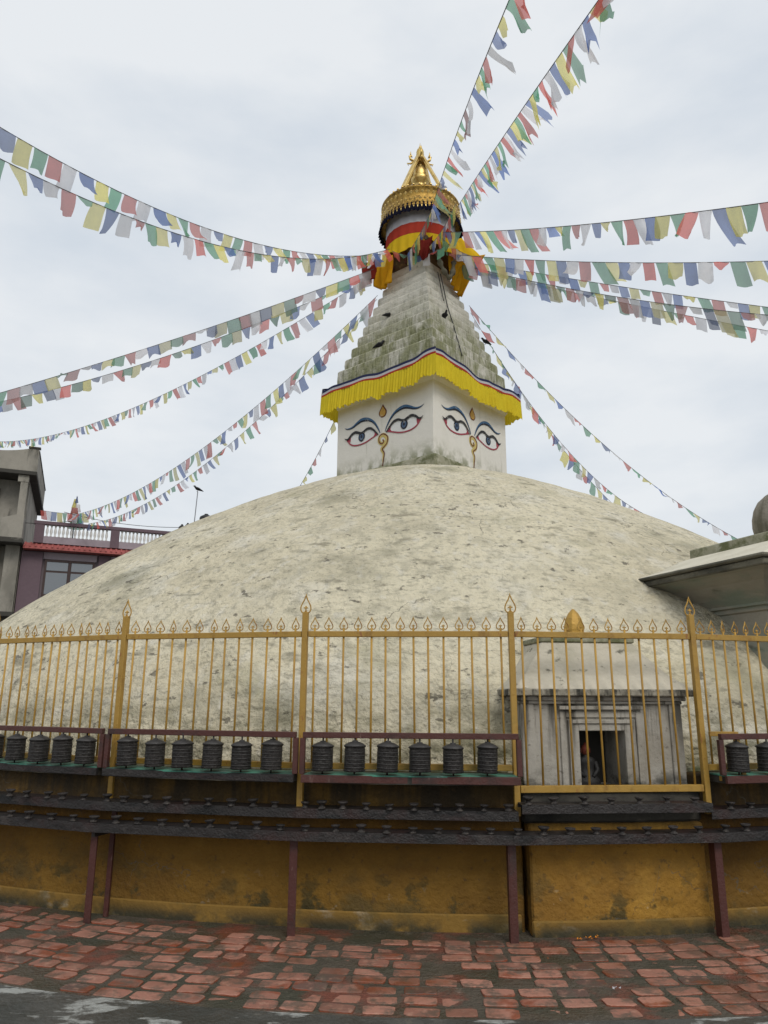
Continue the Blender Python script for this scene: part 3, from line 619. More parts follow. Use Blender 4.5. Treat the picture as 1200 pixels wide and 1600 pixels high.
# ------------------------------------------------------------------ cloth on the tower
val = empty('valance', (CX, CY, 7.5), 'yellow pleated cloth valance with blue white and red stripes round the eye tower', 'valance')
def val_pt(k, f, r_, z, amp, wv, seed):
    a, c = corner(k, r_), corner(k + 1, r_); p = a.lerp(c, f); d = (c - a).normalized(); nn = Vector((d.y, -d.x, 0))
    L = (c - a).length; x = f * L
    fold = amp * (math.sin(x * wv + 1.5 * math.sin(x * 3.1 + seed)) + 0.6 * math.sin(x * wv * 0.43 + seed))
    edge = min(f, 1 - f) * 8; fold *= min(1, edge)
    p = p + nn * fold; p.z = z; return p
for k in range(4):
    sd_ = k * 1.7
    top = lambda f: 7.985 + 0.03 * math.sin(f * 9 + sd_) + 0.018 * math.sin(f * 23 + sd_) - 0.05 * math.sin(math.pi * f)
    for nm, mt, z0, z1, r0, r1 in (('blue_stripe', 'navy', 0.0, -0.055, 2.13, 2.14), ('white_stripe', 'whitecloth', -0.055, -0.105, 2.14, 2.146), ('red_stripe', 'redcloth', -0.105, -0.15, 2.146, 2.15)):
        P = [[val_pt(k, j / 120, r0 + (r1 - r0) * q, top(j / 120) + z0 + (z1 - z0) * q, 0.012, 9, sd_) for j in range(121)] for q in (0, 1)]
        MB().grid(P).build(nm, M[mt], val, True, fix=False)
    P = [[val_pt(k, j / 120, 1.86 + 0.27 * q, top(j / 120) + 0.03 * (1 - q) + 0.001, 0.012 * q, 9, sd_) for j in range(121)] for q in (0, 1)]
    MB().grid(P).build('blue_top', M['navy'], val, True, fix=False)
    P = []
    for q in range(7):
        f_ = q / 6; P.append([])
        for j in range(901):
            f = j / 900; zb = top(f) - 0.15 - 0.40 * f_ - f_ * (0.06 * noise.noise(Vector((f * 14, k, 3))) + 0.03 * noise.noise(Vector((f * 70, k, 5))) + 0.012 * math.sin(f * 190 + k))
            P[-1].append(val_pt(k, f, 2.152 + 0.02 * f_, zb, (0.007 + 0.024 * f_) * (0.7 + 0.6 * noise.noise(Vector((f * 9, k, 1)))), 88, sd_))
    MB().grid(P).build('pleated_fringe', M['fringe'], val, True, fix=False)
def drape(name, pts, mat, label, cat='drape', fold=0.05, nf=5, rows=12, cols=24, thick=0.006):
    """pts: 4 corners (top-left, top-right, bottom-right, bottom-left) in world space; sagging cloth with folds"""
    A, B_, C_, D_ = [Vector(p) for p in pts]; P = []
    nn = (B_ - A).cross(D_ - A).normalized()
    for i in range(rows + 1):
        v = i / rows; row = []
        for j in range(cols + 1):
            u = j / cols; p = A.lerp(B_, u).lerp(D_.lerp(C_, u), v)
            p = p + nn * fold * (math.sin(u * nf * math.pi * 2 + v * 2.0) * (0.3 + v) + 0.7 * math.sin(u * 2.3 * nf + v * 5)) - Vector((0, 0, 1)) * (0.12 * math.sin(math.pi * u) * (0.6 + 0.6 * v))
            row.append(p)
        P.append(row)
    o = MB().grid(P).build(name, M[mat], None, True, fix=False, origin=A)
    md = o.modifiers.new('thickness', 'SOLIDIFY'); md.thickness = thick
    return tag(o, label, cat)
def atY(px, py, Y):                                          # point on the view ray of a pixel (used to read positions off the photograph)
    x, y = px - 600, py - 800; c, s = math.cos(-ROLL), math.sin(-ROLL); x, y = c * x - s * y, s * x + c * y
    c, s = math.cos(PITCH), math.sin(PITCH); d = Vector((x, 1155.6 * c + y * s, 1155.6 * s - y * c))
    return CAM + d * (Y / d.y)
drape('cloth_drape', (atY(702, 392, 14.1), atY(757, 398, 14.7), atY(722, 464, 14.9), atY(703, 432, 14.3)), 'orangecloth', 'amber yellow cloth hanging in a point right of the spire collar', fold=0.035)
drape('cloth_drape', (atY(583, 404, 14.8), atY(613, 398, 14.2), atY(611, 440, 14.3), atY(584, 446, 14.8)), 'orangecloth', 'small amber cloth hanging left of the spire collar', fold=0.04, nf=3)
drape('cloth_drape', (atY(688, 366, 13.95), atY(722, 372, 14.3), atY(752, 400, 14.6), atY(694, 392, 13.95)), 'yellowcloth', 'bright yellow swag wrapped below the right side of the parasol', fold=0.03, nf=3)
drape('cloth_drape', (atY(655, 372, 13.85), atY(676, 368, 13.85), atY(670, 398, 13.9), atY(652, 394, 13.9)), 'marooncloth', 'dark red cloth hanging at the front corner under the parasol', fold=0.03, nf=2)
drape('cloth_drape', (atY(560, 408, 14.7), atY(586, 402, 14.5), atY(586, 432, 14.6), atY(566, 428, 14.7)), 'marooncloth', 'faded red cloth bunched beside the amber cloth left of the spire', fold=0.05, nf=2)
sf = [atY(684, 392, 13.95), atY(687, 408, 13.95), atY(693, 422, 14.0), atY(701, 433, 14.1), atY(707, 427, 14.15), atY(709, 410, 14.2)]
tag(MB().tube([Vector(p) for p in crom([tuple(v) for v in sf], 5)], [0.05 + 0.018 * math.sin(i * 1.3) for i in range(26)], 7).build('scarf', M['scarf'], None, True, origin=sf[0]), 'dirty grey scarf looped under the collar on the right of the spire', 'scarf')
fr = face_fn(0)
def spire_face(px, py):                                       # point just proud of the right spire slope
    best = None; d = atY(px, py, 1.0) - CAM
    k = 11.0
    while k < 16:
        p = CAM + d * k; q = p - Vector((CX, CY, 0)); nrm = Vector((math.sin(R(HPHI + 45)), -math.cos(R(HPHI + 45)), 0)); nl = Vector((math.sin(R(HPHI - 45)), -math.cos(R(HPHI - 45)), 0))
        e = max(q.dot(nrm), q.dot(nl)); z = p.z; rr = 0
        for i in range(11):
            if TZ[i] <= z < TZ[i + 1]: rr = TR[i]
        if rr and e < rr * 0.7071 + 0.035: return p
        k += 0.01
    return CAM + d * 14
cp = [spire_face(x, y) for x, y in ((688, 428), (693, 450), (699, 478), (706, 500), (714, 528), (722, 556))]
tag(MB().tube([Vector(p) for p in crom([tuple(v) for v in cp], 4)], 0.011, 5).build('cable', M['cable'], None, True, origin=cp[0]), 'thin black cable hanging down the right slope of the spire', 'cable')
cp = [spire_face(x, y) for x, y in ((684, 425), (689, 450), (693, 470))]
tag(MB().tube([Vector(p) for p in crom([tuple(v) for v in cp], 4)], 0.010, 5).build('cable', M['cable'], None, True, origin=cp[0]), 'short black cable beside the long one near the top of the spire', 'cable')
# birds
def bird(p, face, label, s=1.0, perch=None):
    q = Vector(p); f = Vector((math.cos(face), math.sin(face), 0)); b = MB()
    body = [(-0.20, 0.02, 0.010), (-0.12, 0.05, 0.028), (-0.04, 0.085, 0.055), (0.04, 0.11, 0.058), (0.09, 0.15, 0.036), (0.115, 0.185, 0.034), (0.14, 0.19, 0.026), (0.155, 0.188, 0.010), (0.185, 0.180, 0.003)]
    b.tube([q + (f * x + Vector((0, 0, z))) * s for x, z, _ in body], [r_ * s for _, _, r_ in body], 8)
    t = empty('bird', q, label, 'bird', 'dark birds perched on the spire and roofs')
    b.build('body', M['bird'], t, True)
    sd2 = f.cross(Vector((0, 0, 1)))
    for m in (-1, 1):
        a = q + (sd2 * m * 0.02 + f * 0.01) * s
        MB().tube([a + Vector((0, 0, 0.06 * s)), a, a + f * 0.03 * s], 0.005 * s, 4).build('leg', M['bird'], t)
        wp = [q + (f * x + Vector((0, 0, z)) + sd2 * m * y) * s for x, z, y in ((0.07, 0.125, 0.050), (0.02, 0.115, 0.064), (-0.08, 0.075, 0.045), (-0.19, 0.03, 0.012))]
        MB().tube(wp, [0.012 * s, 0.032 * s, 0.022 * s, 0.004 * s], 6).build('wing', M['bird'], t, True)
def on_tier(px, py):
    p = spire_face(px, py)
    for i in range(11):
        if TZ[i] <= p.z < TZ[i + 1]:
            n = Vector((math.sin(R(HPHI + 45)), -math.cos(R(HPHI + 45)), 0)) if px > 668 else Vector((math.sin(R(HPHI - 45)), -math.cos(R(HPHI - 45)), 0))
            q = p + n * 0.03; q.z = TZ[i] + 0.0; return q
    return p
bird(on_tier(607, 484), R(35), 'dark pigeon on the left slope of the spire, the upper one', 0.75)
bird(on_tier(594, 526), R(-20), 'dark pigeon on the left slope of the spire, the lower one', 0.75)
bird(on_tier(693, 484), R(-70), 'dark pigeon beside the cable high on the right slope', 0.7)
bird(on_tier(757, 530), R(200), 'dark pigeon at the far right edge of the spire steps', 0.7)

# ------------------------------------------------------------------ retaining wall
BG[0] = 0.13
POST = [-39.9, -29.7, -19.5, -9.13, 1.27, 10.77, 21.0, 31.2, 41.4]
wall = empty('retaining_wall', ring(8.9, 0, 0), 'low ochre retaining wall with mossy stains round the foot of the stupa', 'wall')
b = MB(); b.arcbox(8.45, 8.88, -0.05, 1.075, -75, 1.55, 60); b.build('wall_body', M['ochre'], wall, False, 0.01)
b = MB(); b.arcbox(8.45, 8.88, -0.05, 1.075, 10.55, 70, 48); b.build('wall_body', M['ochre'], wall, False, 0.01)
b = MB(); b.arcbox(8.878, 8.897, -0.02, 0.12, -75, 1.4, 60); b.build('plinth', M['ochreplinth'], wall, False, 0.017)
b = MB(); b.arcbox(8.878, 8.897, -0.02, 0.12, 11.0, 70, 48); b.build('plinth', M['ochreplinth'], wall, False, 0.012)
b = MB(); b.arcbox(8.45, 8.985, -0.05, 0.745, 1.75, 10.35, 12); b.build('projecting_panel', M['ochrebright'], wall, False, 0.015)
b = MB(); b.arcbox(8.98, 9.006, -0.02, 0.105, 1.72, 10.38, 12); b.build('plinth', M['ochreplinth'], wall, False, 0.012)
b = MB(); b.arcbox(8.45, 8.935, 0.74, 0.965, 1.551, 10.549, 12); b.build('ledge', M['soot'], wall, False, 0.02)
b = MB(); b.arcbox(8.40, 8.70, 1.07, 1.115, -75, 1.2, 60); b.build('coping', M['plinthmoss'], wall, False, 0.01)
b = MB(); b.arcbox(8.40, 8.70, 1.07, 1.115, 11.0, 70, 48); b.build('coping', M['plinthmoss'], wall, False, 0.01)

# ------------------------------------------------------------------ fence
RF = 8.965
BG[0] = 0.0
fence = empty('fence', ring(RF, -9.13, 1.0), 'yellow painted iron fence with heart-shaped spear tips on the wall', 'fence')
def heart(w_, h_, r_):                                        # open spade-shaped loop in the local XZ plane
    b = MB(); pts = []
    for x, z in ((0.12, 0.10), (0.35, 0.02), (0.72, 0.05), (0.97, 0.22), (0.93, 0.42), (0.62, 0.66), (0.28, 0.86), (0.0, 1.12)): pts.append((x * w_ / 2, 0, z * h_))
    full = [(-x, y, z) for x, y, z in pts][:-1]
    path = pts + full[::-1]
    b.tube([Vector(p) for p in crom(path, 2)], r_, 5)
    b.tube([Vector((0, 0, 0)), Vector((0, 0, h_ * 0.45))], r_ * 1.1, 5)
    for s in (-1, 1): b.tube([Vector((0, 0, h_ * 0.26)), Vector((s * w_ * 0.12, 0, h_ * 0.36)), Vector((s * w_ * 0.2, 0, h_ * 0.30))], r_ * 0.9, 5)
    b.tube([Vector((0, 0, h_ * 1.05)), Vector((0, 0, h_ * 1.25))], [r_ * 1.4, r_ * 0.2], 5)
    return b
HM = heart(0.066, 0.082, 0.0042).mesh('spear_tip', M['barpaint'], True)
HP = heart(0.085, 0.125, 0.0055).mesh('post_tip', M['barpaint'], True)
ZR0, ZR1 = 2.105, 2.150                                       # top rail
def bar_mesh(L): return MB().tube([Vector((0, 0, 0)), Vector((0, 0, L))], 0.0085, 7).mesh('bar', M['barpaint'], True)
BM_long, BM_short = bar_mesh(2.175 - 0.99), bar_mesh(2.175 - 1.13)
for i, t in enumerate(POST):
    p = ring(RF, t); rz = R(t); U = Vector((math.cos(rz), math.sin(rz), 0)); V = Vector((-math.sin(rz), math.cos(rz), 0))
    po = MB().fbox(p, U, V, -0.0225, 0.0225, -0.0225, 0.0225, 0.80, 2.30).build('post', M['fence'], fence, False, 0.003)
    place('post_tip', HP, po, p + Vector((0, 0, 2.295)), (0, 0, rz))
    if i == len(POST) - 1: break
    q = ring(RF, POST[i + 1]); d = (q - p); L = d.length; d.normalize(); ang = math.atan2(d.y, d.x)
    shr = (i == 4)
    MB().bar(p + d * 0.027 + Vector((0, 0, (ZR0 + ZR1) / 2)), q - d * 0.027 + Vector((0, 0, (ZR0 + ZR1) / 2)), 0.035, ZR1 - ZR0).build('top_rail', M['fence'], fence, False, 0.003)
    zb = 0.985 if shr else 1.135
    MB().bar(p + d * 0.027 + Vector((0, 0, zb)), q - d * 0.027 + Vector((0, 0, zb)), 0.04, 0.05 if shr else 0.045).build('bottom_rail', M['fence'], fence, False, 0.003)
    nbar = {2: 13, 3: 14, 4: 12}.get(i, 14)
    for j in range(nbar):
        f = (j + 0.72) / (nbar + 0.44); x = p + d * (L * f)
        lean = rnd.gauss(0, 0.005)
        o = place('bar', BM_long if shr else BM_short, fence, x + Vector((0, 0, 0.99 if shr else 1.13)), (rnd.gauss(0, 0.004), lean, ang))
        place('spear_tip', HM, o, x + Vector((0, 0, 2.170)) , (0, 0, 0)); c = o.children[0] if o.children else None
        sp = [k for k in o.children][0]; sp.location = (0, 0, 1.175 if shr else 1.035); sp.rotation_euler = (0, 0, rnd.gauss(0, 0.25))
# small welded bracket right of the shrine
t0 = 10.77; t1 = 11.9
for a_, c_ in ((ring(9.05, 10.85, 1.385), ring(9.09, 12.1, 1.385)), (ring(9.09, 12.1, 1.40), ring(9.09, 12.35, 1.04)), (ring(9.05, 11.2, 1.06), ring(9.09, 12.35, 1.06))):
    MB().bar(a_, c_, 0.03, 0.035).build('bracket', M['fence'], fence, False, 0.002)

# ------------------------------------------------------------------ prayer wheels
RWH = 9.10
def wheel_meshes():
    d = MB(); prof = [(0.03, 0.0), (0.082, 0.0), (0.086, 0.006), (0.086, 0.014), (0.079, 0.018)]
    for k in range(5):
        z = 0.03 + k * 0.027; prof += [(0.079, z), (0.081, z + 0.003), (0.081, z + 0.020), (0.0785, z + 0.023)]
    prof += [(0.080, 0.168), (0.086, 0.171), (0.086, 0.178), (0.07, 0.182)]
    d.lathe(prof, 28)
    cap = MB().lathe([(0.088, 0.176), (0.088, 0.181), (0.065, 0.195), (0.04, 0.205), (0.025, 0.208), (0.02, 0.216)], 24)
    ax = MB().tube([Vector((0, 0, -0.035)), Vector((0, 0, 0.26))], 0.007, 7)
    rib = MB().lathe([(0.0795, 0.0), (0.0845, 0.002), (0.0845, 0.006), (0.0795, 0.008)], 28, cap=False)
    return d.mesh('drum', M['wheel'], True), cap.mesh('cap', M['wheelrim'], True), ax.mesh('axle', M['rack'], True), rib.mesh('raised_ring', M['wheelrim'], True)
WD, WC, WA, WR = wheel_meshes()
def frame(i, name_label, sooty=False):
    ta, tb = POST[i] + 0.32, POST[i + 1] - 0.02
    f = empty('wheel_stand', ring(9.12, (ta + tb) / 2, 1.04), name_label, 'stand', 'maroon prayer wheel stands along the wall')
    a, c = ring(9.12, ta), ring(9.12, tb); up = lambda p, z: p + Vector((0, 0, z))
    MB().bar(up(a, 1.367), up(c, 1.367), 0.04, 0.042).build('top_rail', M['maroon'], f, False, 0.003)
    MB().bar(up(ring(9.15, ta), 1.060), up(ring(9.15, tb), 1.060), 0.03, 0.055).build('bottom_rail', M['rack' if sooty else 'maroon'], f, False, 0.003)
    for t in (ta, tb):
        q = ring(9.12, t); rz = R(t); U = Vector((math.cos(rz), math.sin(rz), 0)); V = Vector((-math.sin(rz), math.cos(rz), 0))
        MB().fbox(q, U, V, -0.019, 0.019, -0.018, 0.018, 1.0885, 1.3455).build('upright', M['maroon'], f, False, 0.003)
    b = MB(); b.arcbox(8.885, 9.134, 1.080, 1.090, ta + 0.1, tb - 0.1, 6); b.build('shelf', M['green'], f)
    b = MB(); b.arcbox(8.90, 9.13, 1.028, 1.0795, ta + 0.15, tb - 0.15, 6); b.build('shelf_bed', M['soot'], f)
def wheel(t, label, k):
    p = ring(RWH, t, 1.112); o = empty('prayer_wheel', p, label, 'prayer wheel', 'dark metal prayer wheels')
    rz = rnd.uniform(0, 6.28); tilt = (rnd.gauss(0, 0.025), rnd.gauss(0, 0.025), rz)
    o.rotation_euler = tilt; sc3 = rnd.uniform(0.90, 0.97); o.scale = (sc3, sc3, rnd.uniform(0.96, 1.03))
    for nm, me, z in (('drum', WD, 0), ('cap', WC, 0), ('axle', WA, 0)):
        c = bpy.data.objects.new(nm, me); col.objects.link(c); c.parent = o
        if nm == 'drum': dr = c
    for z in (0.048, 0.075, 0.102, 0.129, 0.154):
        c = bpy.data.objects.new('raised_ring', WR); col.objects.link(c); c.parent = dr; c.location = (0, 0, z - 0.022)
def ang_of(px, py, rad):                                      # angle round the stupa of a pixel on the cylinder of that radius
    d = atY(px, py, 1.0) - CAM; o = CAM - Vector((CX, CY, 0)); a = d.x ** 2 + d.y ** 2; bb = o.x * d.x + o.y * d.y; c = o.x ** 2 + o.y ** 2 - rad ** 2
    D = bb * bb - a * c
    k = (-bb - math.sqrt(D)) / a; p = o + d * k
    return math.degrees(math.atan2(p.x, -p.y))
frame(1, 'maroon steel frame holding prayer wheels at the left edge', True)
frame(2, 'maroon steel frame holding six prayer wheels, second bay from the left', True)
frame(3, 'maroon steel frame with green shelf just left of the small shrine')
frame(5, 'maroon steel frame with green shelf right of the small shrine')
for px_list, lab in (((-12, 23, 59, 96, 132), 'in the bay at the left edge'), ((198, 242, 285, 331, 377, 424), 'in the second bay from the left'), ((504, 554, 605, 656, 708, 761), 'in the bay left of the shrine')):
    for k, x in enumerate(px_list): wheel(ang_of(x, 1185, RWH), 'dark embossed prayer wheel, %s from left %s' % (ORD[k], lab), k)
wheel(ang_of(1153, 1190, RWH), 'dark embossed prayer wheel nearest the small shrine on its right', 0)
wheel(ang_of(1200, 1190, RWH), 'dark embossed prayer wheel cut by the right edge', 1)

# ------------------------------------------------------------------ butter lamp rack
BG[0] = 0.13
rack = empty('lamp_rack', ring(9.1, -4, 0), 'two-tier sooty steel rack for oil lamps along the ochre wall', 'rack')
LEG = [-30.2, -18.95, -9.05, 0.75, 10.35, 20.5, 31.0, 41.0]
def shelf(ta, tb, r0, r1, zt, lip, mat='rack'):
    a0, a1 = ring(r0, ta, zt), ring(r0, tb, zt); b0, b1 = ring(r1, ta, zt), ring(r1, tb, zt); d = (b1 - b0).normalized()
    s = MB().add([a0, a1, b1, b0] + [p - Vector((0, 0, 0.006)) for p in (a0, a1, b1, b0)], [(0, 1, 2, 3), (7, 6, 5, 4), (0, 3, 7, 4), (1, 0, 4, 5), (2, 1, 5, 6), (3, 2, 6, 7)]).build('shelf', M[mat], rack)
    z = Vector((0, 0, zt - lip / 2 + 0.002))
    l = MB().bar(ring(r1 + 0.004, ta, 0) + z, ring(r1 + 0.004, tb, 0) + z, 0.008, lip).build('front_lip', M[mat], s, False, 0.001)
    z2 = Vector((0, 0, zt - 0.02))
    MB().bar(ring(r0 + 0.006, ta, 0) + z2, ring(r0 + 0.006, tb, 0) + z2, 0.012, 0.026).build('rear_bar', M[mat], s)
for i in range(7):
    shelf(LEG[i], LEG[i + 1], 9.02, 9.215, 0.705, 0.064)
    if i == 3: shelf(LEG[i] + 0.5, LEG[i + 1] - 0.1, 9.00, 9.15, 0.900, 0.064)
    else: shelf(LEG[i], LEG[i + 1] if i != 2 else 1.15, 8.90, 9.10, 0.845, 0.066)
for i, t in enumerate(LEG):
    for rr, zt in ((9.10, 0.64),):
        q = ring(rr, t); rz = R(t); U = Vector((math.cos(rz), math.sin(rz), 0)); V = Vector((-math.sin(rz), math.cos(rz), 0))
        b = MB(); b.fbox(q, U, V, -0.030, -0.022, -0.045, 0.03, 0.0, zt); b.fbox(q, U, V, -0.022, 0.028, -0.045, -0.037, 0.0, zt)
        b.build('leg', M['maroon'], rack, False, 0.001)
    if i > 1: continue
    q0 = ring(8.95, t + 0.1, 0.0); q1 = ring(8.95, t + 0.1, 0.77)
    MB().bar(q0, q1, 0.035, 0.035).build('rear_leg', M['maroon'], rack, False, 0.002)
    MB().bar(ring(8.95, t + 0.1, 0.62), ring(9.18, t + 0.1, 0.62), 0.03, 0.03).build('cross_arm', M['rack'], rack)
LM = [MB().lathe([(0.030, 0.0), (0.030, 0.006), (0.018, 0.013), (0.015, 0.022), (0.022, 0.030), (0.034, 0.040), (0.037, 0.050), (0.032, 0.051), (0.024, 0.040), (0.002, 0.037)], 14).mesh('oil_lamp', M['lamp'], True),
      MB().lathe([(0.026, 0.0), (0.028, 0.010), (0.016, 0.018), (0.030, 0.030), (0.039, 0.040), (0.036, 0.044), (0.026, 0.036), (0.002, 0.034)], 14).mesh('oil_lamp', M['lamp'], True)]
UP_L = [11, 36, 60, 88, 112, 142, 176, 202, 235, 265, 294, 328, 362, 396, 429, 476, 503, 535, 572, 609, 647, 683, 718, 756, 795]
UP_S = [825, 866, 913, 956, 1000, 1044, 1085]; UP_R = [1141, 1176]
LO = [4, 33, 62, 93, 124, 154, 187, 220, 257, 294, 329, 366, 401, 438, 477, 524, 564, 604, 645, 685, 727, 767, 809, 849, 891, 932, 971, 1011, 1052, 1092, 1135, 1168]
def ord_lr(k, n): return ORD[k] + ' from left' if k < 16 or n < 17 else ORD[n - 1 - k] + ' from right'
for pxs, py, rr, z, lab, grp in ((UP_L, 1262, 9.075, 0.846, 'on upper shelf left of the shrine', 'oil lamps on the rack'), (UP_S, 1255, 9.12, 0.901, 'on the raised shelf below the small shrine', 'oil lamps on the rack'), (UP_R, 1270, 9.075, 0.846, 'on the upper shelf right of the shrine', 'oil lamps on the rack'), (LO, 1300, 9.175, 0.706, 'on the lower shelf', 'oil lamps on the rack')):
    for k, x in enumerate(pxs):
        t = ang_of(x, py, rr); o = place('oil_lamp', LM[rnd.random() < 0.4], None, ring(rr + rnd.uniform(-0.015, 0.01), t, z), (rnd.gauss(0, 0.04), rnd.gauss(0, 0.04), rnd.uniform(0, 6)), (rnd.uniform(0.85, 1.1),) * 3)
        tag(o, 'blackened oil lamp, %s %s' % (ord_lr(k, len(pxs)), lab), 'oil lamp', grp)

# ------------------------------------------------------------------ small shrine behind the fence
ST = 6.2
BG[0] = 0.0
SU = Vector((math.cos(R(ST)), math.sin(R(ST)), 0)); SV = Vector((-math.sin(R(ST)), math.cos(R(ST)), 0)); S0 = ring(8.74, ST, 0.965)
shr = empty('shrine', S0, 'small grimy whitewashed shrine with dark doorway and gold pinnacle behind the fence', 'shrine')
sp = lambda u, v, z: S0 + SU * u + SV * v + Vector((0, 0, z - 0.965))
def sbox(b, u0, u1, v0, v1, z0, z1): return b.fbox((S0.x, S0.y, 0), SU, SV, u0, u1, v0, v1, z0, z1)
DL, DRR = -0.20, 0.175          # door
b = MB(); sbox(b, -0.63, DL, 0, 0.75, 0.90, 1.60); sbox(b, DRR, 0.63, 0, 0.75, 0.90, 1.60); sbox(b, DL, DRR, 0, 0.75, 1.395, 1.60)
b.build('wall', M['shrine'], shr, False, 0.006)
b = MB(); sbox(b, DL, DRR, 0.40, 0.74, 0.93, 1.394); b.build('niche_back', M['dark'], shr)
b = MB(); sbox(b, DL, DRR, 0.0, 0.40, 0.90, 0.965); b.build('door_sill', M['shrine'], shr)
for n_, (o_, wd, pr) in enumerate(((0.0, 0.055, 0.018), (0.055, 0.03, 0.034), (0.10, 0.05, 0.016))):
    b = MB(); sbox(b, DL - o_ - wd, DL - o_, -pr, 0.002, 0.93, 1.395 + o_ + wd); sbox(b, DRR + o_, DRR + o_ + wd, -pr, 0.002, 0.93, 1.395 + o_ + wd); sbox(b, DL - o_ + 0.0005, DRR + o_ - 0.0005, -pr, 0.002, 1.395 + o_, 1.395 + o_ + wd)
    b.build('door_frame', M['shrine'], shr, False, 0.004)
b = MB(); sbox(b, -0.36, 0.33, -0.05, 0.0015, 1.556, 1.585); b.build('lintel', M['shrine'], shr, False, 0.004)
b = MB(); sbox(b, -0.665, 0.665, -0.035, 0.74, 1.60, 1.625); sbox(b, -0.69, 0.69, -0.06, 0.74, 1.6255, 1.66); b.build('cornice', M['shrine'], shr, False, 0.006)
b = MB(); sbox(b, -0.75, 0.75, -0.12, 0.76, 1.6605, 1.715); b.build('eave', M['grimeedge'], shr, False, 0.008)
for u0, u1 in ((-0.66, -0.56), (0.56, 0.66)):
    b = MB(); sbox(b, u0, u1, -0.02, 0.01, 0.93, 1.5995); b.build('pilaster', M['shrine'], shr, False, 0.005)
b = MB(); n = 10; V = []; F = []
rf = [((-0.74, -0.11), (0.74, 0.76), 1.7155), ((-0.60, 0.02), (0.60, 0.76), 1.83), ((-0.44, 0.17), (0.44, 0.76), 2.03), ((-0.40, 0.21), (0.40, 0.76), 2.10)]
for (a_, c_, z) in rf: V += [sp(a_[0], a_[1], z), sp(c_[0], a_[1], z), sp(c_[0], c_[1], z), sp(a_[0], c_[1], z)]
for q in range(3):
    for j in range(4): F.append((q * 4 + j, q * 4 + (j + 1) % 4, (q + 1) * 4 + (j + 1) % 4, (q + 1) * 4 + j))
F.append((12, 13, 14, 15)); b.add(V, F); b.build('roof', M['shrineroof'], shr, False, 0.01)
b = MB(); sbox(b, -0.41, 0.41, 0.20, 0.77, 2.10, 2.145); b.build('roof_plinth', M['plinthmoss'], shr, False, 0.008)
pc = sp(-0.02, 0.45, 0)
MB().lathe([(0.115, 2.145), (0.11, 2.185), (0.085, 2.20), (0.088, 2.23), (0.084, 2.27), (0.070, 2.325), (0.045, 2.37), (0.018, 2.40), (0.004, 2.41)], 8, (pc.x, pc.y, 0), rz=R(20)).build('gold_pinnacle', M['goldface'], shr, False, 0.004)
# statue in the doorway
sq = sp(-0.09, 0.16, 0.965); stt = empty('statue', sq, 'dark seated stone figure with red-smeared head in the shrine doorway', 'statue')
b = MB(); rings = [(0.105, 0.075, 0.0), (0.110, 0.08, 0.03), (0.10, 0.072, 0.06), (0.070, 0.050, 0.085), (0.060, 0.042, 0.13), (0.066, 0.044, 0.17), (0.078, 0.044, 0.195), (0.062, 0.036, 0.215), (0.026, 0.024, 0.225), (0.022, 0.022, 0.238)]
V = []; F = []; n = 16
for rx, ry, z in rings:
    for j in range(n):
        t = 2 * math.pi * j / n; V.append(sq + SU * rx * math.cos(t) + SV * ry * math.sin(t) + Vector((0, 0, z)))
for i in range(len(rings) - 1):
    for j in range(n): F.append((i * n + j, i * n + (j + 1) % n, (i + 1) * n + (j + 1) % n, (i + 1) * n + j))
b.add(V, F)
for s_ in (-1, 1): b.tube([sq + SU * s_ * 0.072 + Vector((0, 0, 0.185)), sq + SU * s_ * 0.088 - SV * 0.01 + Vector((0, 0, 0.12)), sq + SU * s_ * 0.03 - SV * 0.06 + Vector((0, 0, 0.075))], [0.022, 0.020, 0.014], 7)
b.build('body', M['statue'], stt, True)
hq = sq + Vector((0, 0, 0.272))
b = MB().lathe([(0.012, -0.040), (0.026, -0.028), (0.034, -0.005), (0.035, 0.015), (0.028, 0.034), (0.014, 0.044), (0.012, 0.054), (0.002, 0.062)], 14, hq)
b.tube([hq - SV * 0.032 + Vector((0, 0, 0.008)), hq - SV * 0.040 + Vector((0, 0, -0.008))], [0.004, 0.008], 5)
for s_ in (-1, 1): b.tube([hq + SU * s_ * 0.034 + Vector((0, 0, 0.012)), hq + SU * s_ * 0.036 + Vector((0, 0, -0.02))], [0.006, 0.005], 5)
b.build('head', M['statuehead'], stt, True)

# ------------------------------------------------------------------ chapel against the dome on the right
CO = Vector((0.339, -0.941, 0)); CR = Vector((0.941, 0.339, 0)); C0 = Vector((2.744, 7.732, 0))
chap = empty('chapel', C0 + CR * 1.7, 'white plastered side chapel with wide dark eave and small dome at the right edge', 'chapel')
cb = lambda b, u0, u1, v0, v1, z0, z1: b.fbox(C0, CR, CO, u0, u1, v0, v1, z0, z1)
EV0, EV1, EW = -2.2, 1.55, 3.4
b = MB(); cb(b, 0.0, EW, EV0, EV1, 2.775, 2.84); cb(b, -0.03, EW + 0.03, EV0, EV1 + 0.03, 2.8405, 2.875); b.build('eave_slab', M['eavegrime'], chap, False, 0.012)
b = MB(); V = []; F = []
cov = [(0.02, 2.774), (0.10, 2.765), (0.24, 2.70), (0.38, 2.60), (0.46, 2.53), (0.46, 2.505), (0.50, 2.50), (0.50, 2.46), (0.53, 2.45), (0.53, 0.9)]
for u, z in cov:
    for (a_, c_) in ((u, EV0), (u, EV1 - u), (EW - u, EV1 - u), (EW - u, EV0)):
        p = C0 + CR * a_ + CO * c_; V.append(Vector((p.x, p.y, z)))
for i in range(len(cov) - 1):
    for j in range(3): F.append((i * 4 + j, i * 4 + j + 1, (i + 1) * 4 + j + 1, (i + 1) * 4 + j))
b.add(V, F); b.build('coved_wall', M['chapel'], chap)
rc = C0 + CR * 2.05 + CO * 0.18
b = MB(); V = []; F = []
